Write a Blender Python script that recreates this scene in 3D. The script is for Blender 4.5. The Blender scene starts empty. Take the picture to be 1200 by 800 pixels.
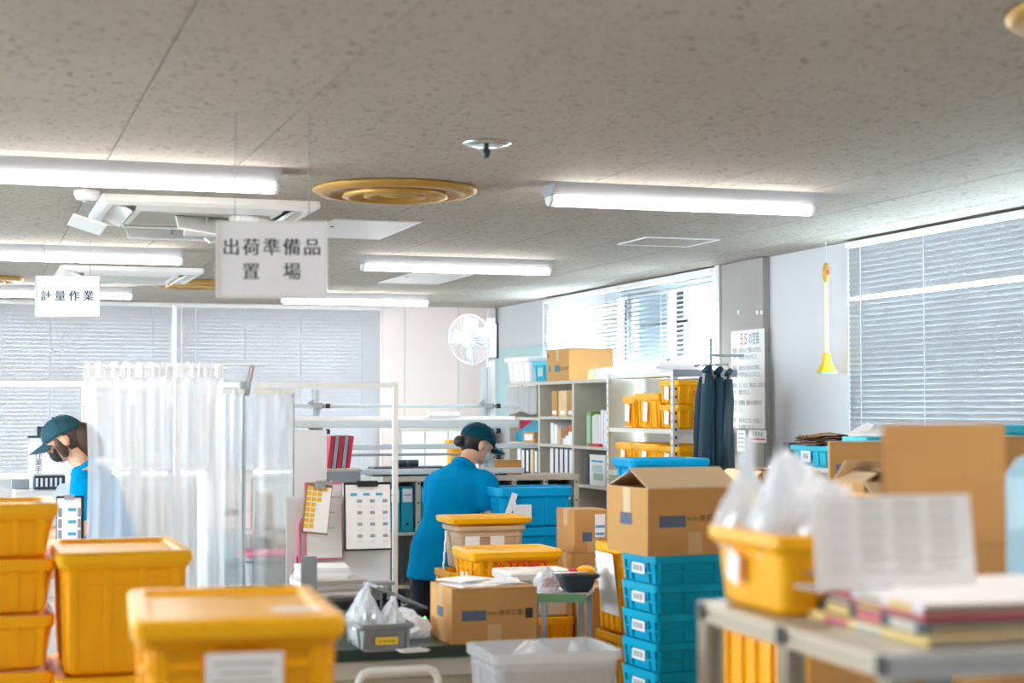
import bpy, bmesh, math, random
from mathutils import Vector, Matrix, noise
random.seed(7)
S = bpy.context.scene
COL = S.collection
PI = math.pi

# ---------------------------------------------------------------- camera
FPX = 2000.0
YAW, PITCH = math.atan(639/2000), math.atan(78/2000)
CAM = Vector((0, 0, 1.65))
Fv = Vector((math.sin(YAW)*math.cos(PITCH), math.cos(YAW)*math.cos(PITCH), math.sin(PITCH)))
Rv = Vector((math.cos(YAW), -math.sin(YAW), 0))
Uv = Rv.cross(Fv)
cd = bpy.data.cameras.new('camera'); cam = bpy.data.objects.new('camera', cd); COL.objects.link(cam)
cam.matrix_world = Matrix(((Rv.x, Uv.x, -Fv.x, CAM.x), (Rv.y, Uv.y, -Fv.y, CAM.y), (Rv.z, Uv.z, -Fv.z, CAM.z), (0, 0, 0, 1)))
cd.sensor_width = 36; cd.lens = 36*FPX/1200; cd.clip_start = .05
cd.dof.use_dof = True; cd.dof.focus_distance = 9.6; cd.dof.aperture_fstop = 2.6
S.camera = cam

# ---------------------------------------------------------------- world, exposure
W = bpy.data.worlds.new('overcast_sky'); S.world = W; W.use_nodes = True
bg = W.node_tree.nodes['Background']
bg.inputs[0].default_value = (.82, .93, 1.0, 1); bg.inputs[1].default_value = 13.0
vs = S.view_settings
vs.view_transform = 'Standard'; vs.look = 'None'; vs.gamma = 1; vs.use_curve_mapping = False
vs.exposure = 1.82
S.cycles.use_denoising = True
S.cycles.max_bounces = 10; S.cycles.diffuse_bounces = 5; S.cycles.transparent_max_bounces = 24
S.cycles.caustics_reflective = False; S.cycles.caustics_refractive = False
LAMP = 14.0      # strength of the fluorescent lenses

def window_light(name, loc, rot, sx, sy):          # daylight portal that fills one window opening
    l = bpy.data.lights.new(name, 'AREA'); l.shape = 'RECTANGLE'; l.size = sx; l.size_y = sy
    l.cycles.is_portal = True
    o = bpy.data.objects.new(name, l); COL.objects.link(o); o.location = loc; o.rotation_euler = rot
    return o

# ---------------------------------------------------------------- room sizes
CZ = 2.60                # ceiling
BY = 15.5                # back wall
RX = 4.80                # right wall
LX, FY = -5.2, -3.0      # left wall, wall behind the camera
window_light('daylight_back', (-.8, BY+.05, 1.82), (-PI/2, 0, 0), 8.6, 1.5)
window_light('daylight_left', (LX-.05, 7.0, 1.62), (0, -PI/2, 0), 1.05, 6.0)
window_light('daylight_right_far', (RX+.05, 12.2, 1.82), (0, PI/2, 0), 1.5, 3.5)
window_light('daylight_right_near', (RX+.05, 6.4, 1.75), (0, PI/2, 0), 1.6, 4.4)

# ---------------------------------------------------------------- projection helpers (photo pixel -> place in the room)
def ray(px, py): return Fv + Rv*((px-600)/FPX) - Uv*((py-400)/FPX)
def at(px, py, d=None, X=None, Y=None, Z=None):
    r = ray(px, py)
    if d is None:
        d = X/r.x if X is not None else Y/r.y if Y is not None else (Z-CAM.z)/r.z
    return CAM + r*d

# ---------------------------------------------------------------- materials
def lin(c): return tuple(((v/255)/12.92 if v/255 <= .04045 else ((v/255+.055)/1.055)**2.4) for v in c)
MATS = {}
def mat(name, rgb, rough=.5, metal=0.0, var=.08, scale=14, bump=0.0, bscale=80, coat=0, trans=0.0, alpha=0.0, emit=0, sheen=0, spec=.5, stretch=None):
    """procedural principled: object colour with soft noise variation, optional fine bump,
       trans = share of light let through diffusely (cloth, paper), alpha = share of clear see-through"""
    m = bpy.data.materials.new(name); m.use_nodes = True; MATS[name] = m
    nt = m.node_tree; N = nt.nodes; L = nt.links
    b = N['Principled BSDF']; out = N['Material Output']
    c = lin(rgb)
    b.inputs['Roughness'].default_value = rough; b.inputs['Metallic'].default_value = metal
    b.inputs['Specular IOR Level'].default_value = spec
    if coat: b.inputs['Coat Weight'].default_value = coat
    if sheen: b.inputs['Sheen Weight'].default_value = sheen
    tc = N.new('ShaderNodeTexCoord')
    src = tc.outputs['Object']
    if stretch:
        mp = N.new('ShaderNodeMapping'); mp.inputs['Scale'].default_value = stretch
        L.new(src, mp.inputs[0]); src = mp.outputs[0]
    n = N.new('ShaderNodeTexNoise'); n.inputs['Scale'].default_value = scale; n.inputs['Detail'].default_value = 4
    L.new(src, n.inputs['Vector'])
    r = N.new('ShaderNodeMixRGB'); r.blend_type = 'MIX'
    r.inputs[1].default_value = tuple(v*(1-var) for v in c)+(1,); r.inputs[2].default_value = tuple(min(1, v*(1+var)) for v in c)+(1,)
    L.new(n.outputs['Fac'], r.inputs[0]); L.new(r.outputs[0], b.inputs['Base Color'])
    if emit:
        b.inputs['Emission Color'].default_value = (1, .965, .92, 1); b.inputs['Emission Strength'].default_value = emit
    if bump:
        n2 = N.new('ShaderNodeTexNoise'); n2.inputs['Scale'].default_value = bscale; L.new(src, n2.inputs['Vector'])
        bm = N.new('ShaderNodeBump'); bm.inputs['Strength'].default_value = bump; bm.inputs['Distance'].default_value = .004
        L.new(n2.outputs['Fac'], bm.inputs['Height']); L.new(bm.outputs[0], b.inputs['Normal'])
    last = b.outputs[0]
    if trans:
        t = N.new('ShaderNodeBsdfTranslucent'); L.new(r.outputs[0], t.inputs[0])
        x = N.new('ShaderNodeMixShader'); x.inputs[0].default_value = trans
        L.new(last, x.inputs[1]); L.new(t.outputs[0], x.inputs[2]); last = x.outputs[0]
    if alpha:
        t = N.new('ShaderNodeBsdfTransparent'); x = N.new('ShaderNodeMixShader'); x.inputs[0].default_value = alpha
        t.inputs[0].default_value = tuple(.6+.4*v for v in c)+(1,)
        L.new(last, x.inputs[1]); L.new(t.outputs[0], x.inputs[2]); last = x.outputs[0]
    L.new(last, out.inputs[0])
    return m

mat('yellow', (255, 178, 0), .42, var=.06, scale=6, bump=.02, spec=.3)
mat('yellow_lid', (255, 184, 8), .34, var=.05, scale=5, spec=.35)
mat('crate_blue', (0, 162, 200), .5, var=.07, scale=9, spec=.12)
mat('bin_blue', (0, 164, 222), .48, var=.06, scale=7, spec=.15)
mat('cyan', (40, 188, 215), .4, var=.05)
mat('cardboard', (196, 146, 86), .85, var=.07, scale=9, bump=.08, bscale=60)
mat('cardboard_in', (222, 190, 150), .9, var=.05)
mat('cardboard_dark', (170, 122, 74), .88, var=.08)
mat('tape', (205, 168, 122), .35, var=.04)
mat('print_blue', (88, 100, 122), .8, var=.15, scale=60)
mat('print_black', (62, 52, 46), .8)
mat('ink', (52, 66, 70), .7)
mat('ink_red', (214, 40, 30), .6)
mat('ink_teal', (30, 120, 130), .6)
mat('ink_blue', (70, 170, 210), .6)
mat('ink_grey', (150, 156, 166), .7)
mat('paper', (250, 249, 251), .75, var=.02, trans=.06)
mat('strap_yellow', (246, 204, 120), .5)
mat('card_white', (232, 230, 232), .55, var=.03)
mat('sign_white', (240, 238, 243), .35, var=.02)
mat('white_paint', (236, 234, 234), .45, var=.03)
mat('white_plastic', (232, 230, 228), .35, var=.03)
mat('steel_white', (220, 218, 212), .4, var=.04)
mat('steel_beige', (196, 190, 178), .5, var=.05)
mat('steel_grey', (150, 156, 162), .45, var=.06)
mat('alu', (214, 216, 220), .36, .45, var=.05, stretch=(1, 1, 20))
mat('alu_rail', (206, 214, 218), .35, .5, var=.05)
mat('alu_warm', (190, 180, 164), .38, .5, var=.06)
mat('chrome', (210, 212, 215), .15, 1.0)
mat('black', (22, 24, 26), .45, var=.1)
mat('black_gloss', (26, 30, 33), .22, var=.1)
mat('dark_slate', (44, 62, 72), .4, var=.1)
mat('grey_bin', (132, 136, 140), .5, var=.07)
mat('bench_green', (38, 58, 50), .4, var=.12, scale=8)
mat('mint', (132, 190, 150), .5, var=.06)
mat('beige_panel', (176, 166, 148), .6, var=.05)
mat('brass', (196, 150, 70), .38, .35, var=.12, scale=8)
mat('brass_dark', (112, 84, 42), .5, .3, var=.1)
mat('red', (196, 34, 56), .5)
mat('magenta', (206, 20, 74), .5)
mat('pink', (238, 120, 160), .5)
mat('orange', (226, 104, 34), .6)
mat('lime', (110, 170, 60), .5)
mat('binder_teal', (0, 148, 180), .45)
mat('binder_navy', (44, 56, 78), .5)
mat('yellow_card', (246, 190, 40), .7, var=.05)
mat('label_yellow', (245, 205, 40), .6)
mat('brown_paper', (150, 112, 84), .85, var=.15, bump=.2, bscale=20)
mat('skin', (226, 172, 142), .5, var=.04)
mat('hair', (28, 20, 20), .45, var=.2, scale=60, stretch=(1, 1, .2))
mat('hair_brown', (74, 48, 36), .45, var=.25, scale=60, stretch=(1, 1, .2))
mat('shirt', (0, 136, 192), .9, var=.06, scale=10, bump=.1, bscale=220, spec=.04)
mat('navy_cloth', (20, 34, 52), .85, var=.12, bump=.1, bscale=200)
mat('cap_teal', (0, 64, 80), .85, spec=.2, var=.1, bump=.1, bscale=240)
mat('cap_teal2', (30, 78, 92), .8, var=.1, bump=.1, bscale=240)
mat('cream_card', (226, 196, 128), .7, var=.05)
mat('dull_red', (196, 92, 100), .55, var=.1)
mat('pale_wrap', (228, 218, 214), .8, var=.04)
mat('jacket', (16, 52, 70), .8, var=.18, scale=8, bump=.15, bscale=120)
mat('mask', (206, 206, 210), .8, trans=.15)
mat('mask_black', (48, 44, 44), .8)
mat('eye', (30, 26, 26), .2)
mat('lamp_white', (156, 156, 160), .45, var=.02)
mat('fan_grille', (226, 228, 232), .35)
mat('fan_clear', (220, 228, 236), .2, alpha=.55)
mat('slat', (186, 185, 190), .5, var=.02, trans=.016)
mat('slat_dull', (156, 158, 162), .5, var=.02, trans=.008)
mat('slat_open', (232, 234, 238), .5, var=.02, trans=.06)
mat('cord', (200, 206, 208), .6)
mat('sheer', (242, 242, 245), .7, var=.05, scale=30, trans=.4, alpha=.50, stretch=(1, 1, .06))
mat('clear_sheet', (234, 238, 240), .12, var=.03, trans=.3, alpha=.60)
mat('sheer_dense', (240, 240, 244), .7, var=.05, scale=30, trans=.4, alpha=.06)
mat('clear_bin', (232, 234, 238), .18, var=.04, trans=.3, alpha=.42)
mat('clear_bin_warm', (244, 226, 200), .2, var=.05, trans=.3, alpha=.35)
mat('bag', (246, 246, 250), .16, var=.03, trans=.3, alpha=.22, coat=.4)
mat('bag_clear', (240, 243, 247), .1, var=.03, trans=.25, alpha=.42, coat=.6)
mat('blue_film', (176, 208, 222), .3, var=.04, trans=.3, alpha=.25)
mat('green_label', (160, 200, 180), .6)
mat('floor_tile', (196, 194, 188), .35, var=.08, scale=2)
mat('far_building', (120, 150, 165), .9, var=.1, scale=.4)
mat('ground_out', (200, 204, 206), .95)
mat('pale_teal', (178, 206, 210), .6, var=.03)
mat('concrete', (166, 160, 156), .85, var=.14, scale=3, bump=.1, bscale=40)
mat('wall_white', (212, 212, 216), .75, var=.03, scale=3)
mat('wall_pink', (236, 220, 216), .8, var=.05, scale=2.2, bump=.05, bscale=30)
mat('wall_plain', (206, 202, 196), .8, var=.04, scale=2)
mat('panel_white', (226, 224, 226), .5, var=.02)
mat('lens', (255, 255, 255), .4, emit=LAMP)
mat('led_green', (60, 255, 60), .4); MATS['led_green'].node_tree.nodes['Principled BSDF'].inputs['Emission Color'].default_value = (.1, 1, .1, 1); MATS['led_green'].node_tree.nodes['Principled BSDF'].inputs['Emission Strength'].default_value = 4

# ceiling board: beige mineral fibre with dark worm pits (in room coordinates)
m = bpy.data.materials.new('ceiling_board'); m.use_nodes = True; MATS['ceiling_board'] = m
nt = m.node_tree; N = nt.nodes; L = nt.links; b = N['Principled BSDF']; b.inputs['Roughness'].default_value = .9
g = N.new('ShaderNodeNewGeometry')
mp = N.new('ShaderNodeMapping'); mp.inputs['Scale'].default_value = (1.0, .75, 1); L.new(g.outputs['Position'], mp.inputs[0])
n1 = N.new('ShaderNodeTexNoise'); n1.inputs['Scale'].default_value = 46; n1.inputs['Detail'].default_value = 2; n1.inputs['Distortion'].default_value = .6; L.new(mp.outputs[0], n1.inputs['Vector'])
r1 = N.new('ShaderNodeValToRGB'); r1.color_ramp.elements[0].position = .575; r1.color_ramp.elements[1].position = .69
r1.color_ramp.elements[0].color = (0, 0, 0, 1); r1.color_ramp.elements[1].color = (1, 1, 1, 1); L.new(n1.outputs['Fac'], r1.inputs[0])
n2 = N.new('ShaderNodeTexNoise'); n2.inputs['Scale'].default_value = .9; n2.inputs['Detail'].default_value = 3; L.new(g.outputs['Position'], n2.inputs['Vector'])
c1 = N.new('ShaderNodeMixRGB'); c1.inputs[1].default_value = lin((168, 158, 146))+(1,); c1.inputs[2].default_value = lin((181, 173, 162))+(1,); L.new(n2.outputs['Fac'], c1.inputs[0])
c2 = N.new('ShaderNodeMixRGB'); c2.inputs[2].default_value = lin((136, 126, 114))+(1,); L.new(c1.outputs[0], c2.inputs[1]); L.new(r1.outputs[0], c2.inputs[0])
L.new(c2.outputs[0], b.inputs['Base Color'])
bu = N.new('ShaderNodeBump'); bu.invert = True; bu.inputs['Strength'].default_value = .35; bu.inputs['Distance'].default_value = .004; L.new(r1.outputs[0], bu.inputs['Height']); L.new(bu.outputs[0], b.inputs['Normal'])

# window glass: thin clear pane
m = bpy.data.materials.new('glass'); m.use_nodes = True; MATS['glass'] = m
nt = m.node_tree; N = nt.nodes; L = nt.links; N.remove(N['Principled BSDF'])
t = N.new('ShaderNodeBsdfTransparent'); t.inputs[0].default_value = (.93, .97, .98, 1)
gl = N.new('ShaderNodeBsdfGlossy'); gl.inputs['Roughness'].default_value = .03
x = N.new('ShaderNodeMixShader'); x.inputs[0].default_value = .05; L.new(t.outputs[0], x.inputs[1]); L.new(gl.outputs[0], x.inputs[2])
L.new(x.outputs[0], N['Material Output'].inputs[0])

# ---------------------------------------------------------------- mesh helpers
def RZ(a): return Matrix.Rotation(a, 4, 'Z')
def T(x, y, z): return Matrix.Translation((x, y, z))
class MB:
    def __init__(s, M=None): s.v = []; s.f = []; s.M = M or Matrix.Identity(4)
    def add(s, vs, fs):
        o = len(s.v); s.v += [s.M @ Vector(v) for v in vs]; s.f += [tuple(i+o for i in f) for f in fs]; return s
    def box(s, x0, x1, y0, y1, z0, z1):
        return s.add([(x0, y0, z0), (x1, y0, z0), (x1, y1, z0), (x0, y1, z0), (x0, y0, z1), (x1, y0, z1), (x1, y1, z1), (x0, y1, z1)],
                     [(3, 2, 1, 0), (4, 5, 6, 7), (0, 1, 5, 4), (1, 2, 6, 5), (2, 3, 7, 6), (3, 0, 4, 7)])
    def cbox(s, cx, cy, z0, w, l, h): return s.box(cx-w/2, cx+w/2, cy-l/2, cy+l/2, z0, z0+h)
    def frus(s, w0, l0, w1, l1, z0, z1, cx=0, cy=0):
        return s.add([(cx-w0/2, cy-l0/2, z0), (cx+w0/2, cy-l0/2, z0), (cx+w0/2, cy+l0/2, z0), (cx-w0/2, cy+l0/2, z0),
                      (cx-w1/2, cy-l1/2, z1), (cx+w1/2, cy-l1/2, z1), (cx+w1/2, cy+l1/2, z1), (cx-w1/2, cy+l1/2, z1)],
                     [(3, 2, 1, 0), (4, 5, 6, 7), (0, 1, 5, 4), (1, 2, 6, 5), (2, 3, 7, 6), (3, 0, 4, 7)])
    def rings(s, loops, close=False, cap0=True, cap1=True):
        n = len(loops[0]); vs = [p for l in loops for p in l]; fs = []
        for i in range(len(loops)-1 + (1 if close else 0)):
            a = i*n; c = ((i+1) % len(loops))*n
            for j in range(n): fs.append((a+j, a+(j+1) % n, c+(j+1) % n, c+j))
        if not close:
            if cap0: fs.append(tuple(reversed(range(n))))
            if cap1: fs.append(tuple(range((len(loops)-1)*n, len(loops)*n)))
        return s.add(vs, fs)
    def rrect(s, w, l, r, z, n=4, cx=0, cy=0):
        pts = []
        for qx, qy, a0 in ((1, 1, 0), (-1, 1, PI/2), (-1, -1, PI), (1, -1, 1.5*PI)):
            for k in range(n+1):
                a = a0+k*PI/2/n; pts.append((cx+qx*(w/2-r)+r*math.cos(a), cy+qy*(l/2-r)+r*math.sin(a), z))
        return pts
    def shell(s, prof, n=4):        # prof: (w, l, corner radius, z) -> rounded-rectangle loops, outside up, inside down
        return s.rings([s.rrect(w, l, r, z, n) for w, l, r, z in prof])
    def cyl(s, p0, p1, r0, r1=None, n=12, caps=True):
        p0, p1 = Vector(p0), Vector(p1); r1 = r0 if r1 is None else r1
        a = (p1-p0).normalized(); u = a.orthogonal().normalized(); w = a.cross(u)
        lp = [[p+(u*math.cos(k*2*PI/n)+w*math.sin(k*2*PI/n))*r for k in range(n)] for p, r in ((p0, r0), (p1, r1))]
        return s.rings(lp, cap0=caps, cap1=caps)
    def tube(s, pts, r, n=8, closed=False):
        pts = [Vector(p) for p in pts]; lp = []; u = None; m = len(pts)
        for i, p in enumerate(pts):
            if closed: t = pts[(i+1) % m]-pts[i-1]
            else: t = pts[min(i+1, m-1)]-pts[max(i-1, 0)]
            t.normalize()
            u = t.orthogonal().normalized() if u is None else (u-t*u.dot(t)).normalized()
            w = t.cross(u); lp.append([p+(u*math.cos(k*2*PI/n)+w*math.sin(k*2*PI/n))*r for k in range(n)])
        return s.rings(lp, close=closed)
    def lathe(s, prof, n=24, c=(0, 0, 0)):
        return s.rings([[(c[0]+r*math.cos(k*2*PI/n), c[1]+r*math.sin(k*2*PI/n), c[2]+z) for k in range(n)] for r, z in prof])
    def prism(s, poly, h0, h1, ax='y'):     # polygon in xz extruded along y (or xy along z, yz along x)
        def P(a, b, h): return (a, h, b) if ax == 'y' else (a, b, h) if ax == 'z' else (h, a, b)
        n = len(poly)
        return s.add([P(a, b, h0) for a, b in poly]+[P(a, b, h1) for a, b in poly],
                     [tuple(reversed(range(n))), tuple(range(n, 2*n))]+[(j, (j+1) % n, n+(j+1) % n, n+j) for j in range(n)])
    def grid(s, fn, nu, nv):
        vs = [fn(i/nu, j/nv) for i in range(nu+1) for j in range(nv+1)]; q = nv+1
        return s.add(vs, [(i*q+j, (i+1)*q+j, (i+1)*q+j+1, i*q+j+1) for i in range(nu) for j in range(nv)])
    def ell(s, c, rx, ry, rz, n=14, m=9, R=None):
        c = Vector(c); R = R or Matrix.Identity(3); lp = []
        for i in range(1, m):
            a = PI*i/m-PI/2
            lp.append([c+R @ Vector((rx*math.cos(a)*math.cos(k*2*PI/n), ry*math.cos(a)*math.sin(k*2*PI/n), rz*math.sin(a))) for k in range(n)])
        return s.rings(lp)
    def mesh(s, name):
        me = bpy.data.meshes.new(name); me.from_pydata([tuple(v) for v in s.v], [], s.f)
        bm = bmesh.new(); bm.from_mesh(me); bmesh.ops.recalc_face_normals(bm, faces=bm.faces); bm.to_mesh(me); bm.free()
        return me
    def build(s, name, material, parent=None, smooth=False, bevel=0, solid=0, sub=0, label=None):
        me = s.mesh(name); return link(name, me, material, parent, smooth, bevel, solid, sub, label)
def link(name, me, material, parent=None, smooth=False, bevel=0, solid=0, sub=0, label=None):
    if not me.materials: me.materials.append(MATS[material])
    if smooth: me.shade_smooth()
    o = bpy.data.objects.new(name, me); COL.objects.link(o); o.parent = parent
    if solid: k = o.modifiers.new('thickness', 'SOLIDIFY'); k.thickness = solid; k.offset = 0
    if bevel: k = o.modifiers.new('bevel', 'BEVEL'); k.width = bevel; k.segments = 2; k.limit_method = 'ANGLE'; k.angle_limit = .7
    if sub: k = o.modifiers.new('sub', 'SUBSURF'); k.levels = sub; k.render_levels = sub
    if label: o['label'] = label
    return o
def tag(o, label, cat, group=None):
    o['label'] = label; o['category'] = cat
    if group: o['group'] = group
    return o
def thing(name, label, cat, loc=(0, 0, 0), rz=0, group=None):
    o = bpy.data.objects.new(name, None); COL.objects.link(o); o.empty_display_size = .1
    o.location = loc; o.rotation_euler = (0, 0, rz); return tag(o, label, cat, group)
def struct(o): o['kind'] = 'structure'; return o
def dup(root, loc=None, rz=None, label=None, group=None, skip=()):
    r = root.copy(); COL.objects.link(r)
    if loc is not None: r.location = loc
    if rz is not None: r.rotation_euler = (0, 0, rz)
    if label: r['label'] = label
    if group: r['group'] = group
    def kids(a, b):
        for ch in a.children:
            if ch.name.split('.')[0] in skip: continue
            c = ch.copy(); COL.objects.link(c); c.parent = b; kids(ch, c)
    kids(root, r); return r

# lettering --------------------------------------------------------------
TXT = {}
def text_mesh(body, size, spacing=1.0, line=1.0, align='CENTER', xs=1.0, bold=0.0):
    key = (body, size, spacing, line, align, xs, bold)
    if key in TXT: return TXT[key]
    c = bpy.data.curves.new('lettering', 'FONT'); c.body = body; c.size = size; c.align_x = align; c.align_y = 'CENTER'
    c.space_character = spacing; c.space_line = line; c.offset = bold if body.isascii() else 0; c.resolution_u = 2
    o = bpy.data.objects.new('lettering', c); COL.objects.link(o)
    dg = bpy.context.evaluated_depsgraph_get(); dg.update()
    me = bpy.data.meshes.new_from_object(o.evaluated_get(dg)); bpy.data.objects.remove(o)
    me.transform(Matrix.Diagonal((xs, 1, 1, 1))); me.materials.clear(); TXT[key] = me
    return me
FACE = {'front': Matrix(((1, 0, 0, 0), (0, 0, -1, 0), (0, 1, 0, 0), (0, 0, 0, 1))),      # seen by someone looking +y
        'left': Matrix(((0, 0, -1, 0), (-1, 0, 0, 0), (0, 1, 0, 0), (0, 0, 0, 1))),      # seen by someone looking +x
        'top': Matrix.Identity(4)}
def letter(body, size, material, parent, loc, face='front', tilt=None, name='lettering', **kw):
    me = text_mesh(body, size, **kw).copy()
    o = link(name, me, material, parent)
    o.matrix_local = T(*loc) @ (tilt or Matrix.Identity(4)) @ FACE[face]
    return o
def card(parent, w, h, material, loc, face='front', name='label_card', t=.0012, tilt=None):
    o = MB().box(-w/2, w/2, -h/2, h/2, 0, t).build(name, material, parent)
    o.matrix_local = T(*loc) @ (tilt or Matrix.Identity(4)) @ FACE[face]
    return o

# ---------------------------------------------------------------- the shell of the room
def wall_with_holes(name, material, axis, pos, thick, a0, a1, z0, z1, holes):
    """upright wall in strips around rectangular openings (a = along the wall)"""
    mb = MB()
    def bx(p0, p1, q0, q1):
        if p1-p0 < 1e-4 or q1-q0 < 1e-4: return
        if axis == 'y': mb.box(p0, p1, pos, pos+thick, q0, q1)
        else: mb.box(pos, pos+thick, p0, p1, q0, q1)
    cur = a0
    for h0, h1, b0, b1 in sorted(holes):
        bx(cur, h0, z0, z1); bx(h0, h1, z0, b0); bx(h0, h1, b1, z1); cur = h1
    bx(cur, a1, z0, z1)
    return struct(mb.build(name, material))
floor = struct(MB().box(LX-.2, RX+.2, FY-.2, BY+.2, -.1, 0).build('floor', 'floor_tile'))
WB0, WB1 = 1.06, 2.54
wall_with_holes('wall_back', 'wall_pink', 'y', BY, .18, LX, RX, 0, CZ, [(-5.1, 3.62, WB0, WB1)])
struct(MB().box(LX, 3.64, BY-.012, BY-.001, 0, WB0).build('trim_1', 'wall_white'))
wall_with_holes('wall_right', 'wall_white', 'x', RX, .18, FY, BY+.18, 0, CZ, [(10.42, 13.95, WB0, WB1), (4.2, 8.62, .95, WB1)])
wall_with_holes('wall_left', 'wall_plain', 'x', LX-.18, .18, FY, BY+.18, 0, CZ, [(4.0, 10.0, 1.1, 2.15)])
struct(MB().box(LX, RX, FY-.15, FY, 0, CZ).build('wall_front', 'wall_plain'))
# concrete column face standing a little proud of the right wall
struct(MB().box(RX-.05, RX, 9.70, 10.32, 0, CZ-.001).build('trim_2', 'concrete', bevel=.006))
struct(MB().box(RX-.06, RX, 10.33, 10.40, 0, CZ-.001).build('trim_3', 'steel_white'))
# pale teal rectangle on the right wall next to the far corner
struct(MB().box(RX-.03, RX, 14.05, 15.48, 1.45, 2.20).build('trim_4', 'pale_teal'))
struct(MB().box(4.70, RX-.031, BY-.06, BY, 0, CZ-.001).build('trim_5', 'white_paint'))
for k, x in enumerate((3.68, 3.90, 4.42)):          # cast joints in the pink wall
    struct(MB().box(x-.006, x+.006, BY-.004, BY, 0, CZ-.001).build('trim_%d' % (6+k), 'wall_plain'))

# ceiling: slab with a grid of boards hung below it
ceil = struct(MB().box(LX-.2, RX+.2, FY-.2, BY+.2, CZ+.012, CZ+.15).build('ceiling', 'wall_plain'))
A = at(232, 0, Z=CZ).x; TW = .5005; TL = 1.001
tile_me = MB().frus(TW-.003, TL-.003, TW-.011, TL-.011, -.004, -.0001).mesh('ceiling_tile')
tile_me = MB().add([(-TW/2+.0015, -TL/2+.0015, .012), (TW/2-.0015, -TL/2+.0015, .012), (TW/2-.0015, TL/2-.0015, .012), (-TW/2+.0015, TL/2-.0015, .012),
                    (-TW/2+.0015, -TL/2+.0015, .003), (TW/2-.0015, -TL/2+.0015, .003), (TW/2-.0015, TL/2-.0015, .003), (-TW/2+.0015, TL/2-.0015, .003),
                    (-TW/2+.0045, -TL/2+.0045, 0), (TW/2-.0045, -TL/2+.0045, 0), (TW/2-.0045, TL/2-.0045, 0), (-TW/2+.0045, TL/2-.0045, 0)],
                   [(0, 1, 2, 3), (0, 1, 5, 4), (1, 2, 6, 5), (2, 3, 7, 6), (3, 0, 4, 7), (4, 5, 9, 8), (5, 6, 10, 9), (6, 7, 11, 10), (7, 4, 8, 11), (8, 9, 10, 11)]).mesh('ceiling_tile')
tile_me.materials.append(MATS['ceiling_board'])
rest = MB()
i0 = math.floor((LX-A)/TW); nseen = 0
for i in range(i0, 60):
    x = A+(i+.5)*TW
    if x-TW/2 > RX: break
    for j in range(-4, 16):
        y = 3.0+(j+.5)*TL+(.5*TL if i % 2 else 0)
        if y-TL/2 > BY: continue
        if x+TW/2 > RX-.01 or x-TW/2 < LX or y+TL/2 > BY-.01 or y < 3.2 or x < -1.2+.0*y:
            rest.box(max(LX, x-TW/2+.0015), min(RX, x+TW/2-.0015), max(FY, y-TL/2+.0015), min(BY, y+TL/2-.0015), CZ, CZ+.012)
        else:
            o = link('ceiling_tile', tile_me, 'ceiling_board', ceil); o.location = (x, y, CZ); nseen += 1
o = rest.build('cut_tiles', 'ceiling_board', ceil); o['kind'] = 'stuff'

# ---------------------------------------------------------------- windows and outside
def window(name, M, w, z0, z1, mull):
    """M places local x along the wall, local y outwards"""
    fr = MB(M); f = .045
    fr.box(0, w, .04, .10, z0, z0+f).box(0, w, .04, .10, z1-f, z1).box(0, f, .04, .10, z0+f, z1-f).box(w-f, w, .04, .10, z0+f, z1-f)
    root = struct(fr.build(name, 'alu_rail'))
    xs = [f]+[w*q for q in mull]+[w-f]
    for a, b_ in zip(xs[:-1], xs[1:]):
        MB(M).box(a+.002, b_-.002, .066, .072, z0+f, z1-f).build('pane', 'glass', root)
    for q in mull: MB(M).box(w*q-.025, w*q+.025, .045, .095, z0+f, z1-f).build('mullion', 'alu_rail', root)
    MB(M).box(f, w-f, .045, .09, z0+(z1-z0)*.62, z0+(z1-z0)*.62+.04).build('transom', 'alu_rail', root)
    MB(M).box(-.02, w+.02, -.08, .04, z0-.03, z0-.001).build('window_sill', 'white_paint', root)
    return root
MB_back = lambda x: T(x, BY, 0)
MR = lambda y: T(RX, y, 0) @ RZ(-PI/2)      # local x runs towards -y, local y runs +x
window('window_9', MB_back(-5.08), 3.0, WB0, WB1, (.5,))
window('window_1', MB_back(-2.05), 1.94, WB0, WB1, (.5,))
window('window_2', MB_back(-.09), 1.86, WB0, WB1, (.5,))
window('window_3', MB_back(1.79), 1.83, WB0, WB1, (.5,))
for k in range(3): window('window_%d' % (10+k), T(LX, 4.0+2.0*k, 0) @ RZ(PI/2), 2.0, 1.1, 2.15, (.5,))
window('window_4', MR(13.95), 1.75, WB0, WB1, (.5,))
window('window_5', MR(12.18), 1.76, WB0, WB1, (.42,))
window('window_6', MR(8.62), 2.2, .95, WB1, (.5,))
window('window_7', MR(6.40), 2.2, .95, WB1, (.5,))

def blind(name, label, M, w, ztop, zbot, pitch, sw, tilt, cords, material='slat', skip=(), group='venetian blinds'):
    root = thing(name, label, 'blind', (0, 0, 0), 0, group); root.matrix_world = M
    MB().box(0, w, -.045, .018, ztop-.03, ztop).build('head_rail', 'white_paint', root)
    th = math.radians(tilt); c, s_ = math.cos(th)*sw/2, math.sin(th)*sw/2
    me = MB().prism([(-c, -s_), (0, .0025), (c, s_), (0, .0015)], .012, w-.012, 'x').mesh('slat')
    n = int((ztop-.05-zbot)/pitch)+1
    for k in range(n):
        if k in skip: continue
        o = link('slat', me, material, root); o.location = (0, -.022, ztop-.05-k*pitch)
    MB().box(.005, w-.005, -.04, -.006, zbot-.02, zbot).build('bottom_rail', 'white_paint', root)
    for q in cords: MB().box(w*q-.004, w*q+.004, -.047, -.0455, zbot, ztop-.03).build('ladder_cord', 'cord', root)
    MB().tube([(.06, -.06, ztop-.03), (.062, -.062, ztop-.5), (.06, -.06, zbot+.5)], .004, 6).build('tilt_wand', 'cord', root)
    return root
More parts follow.
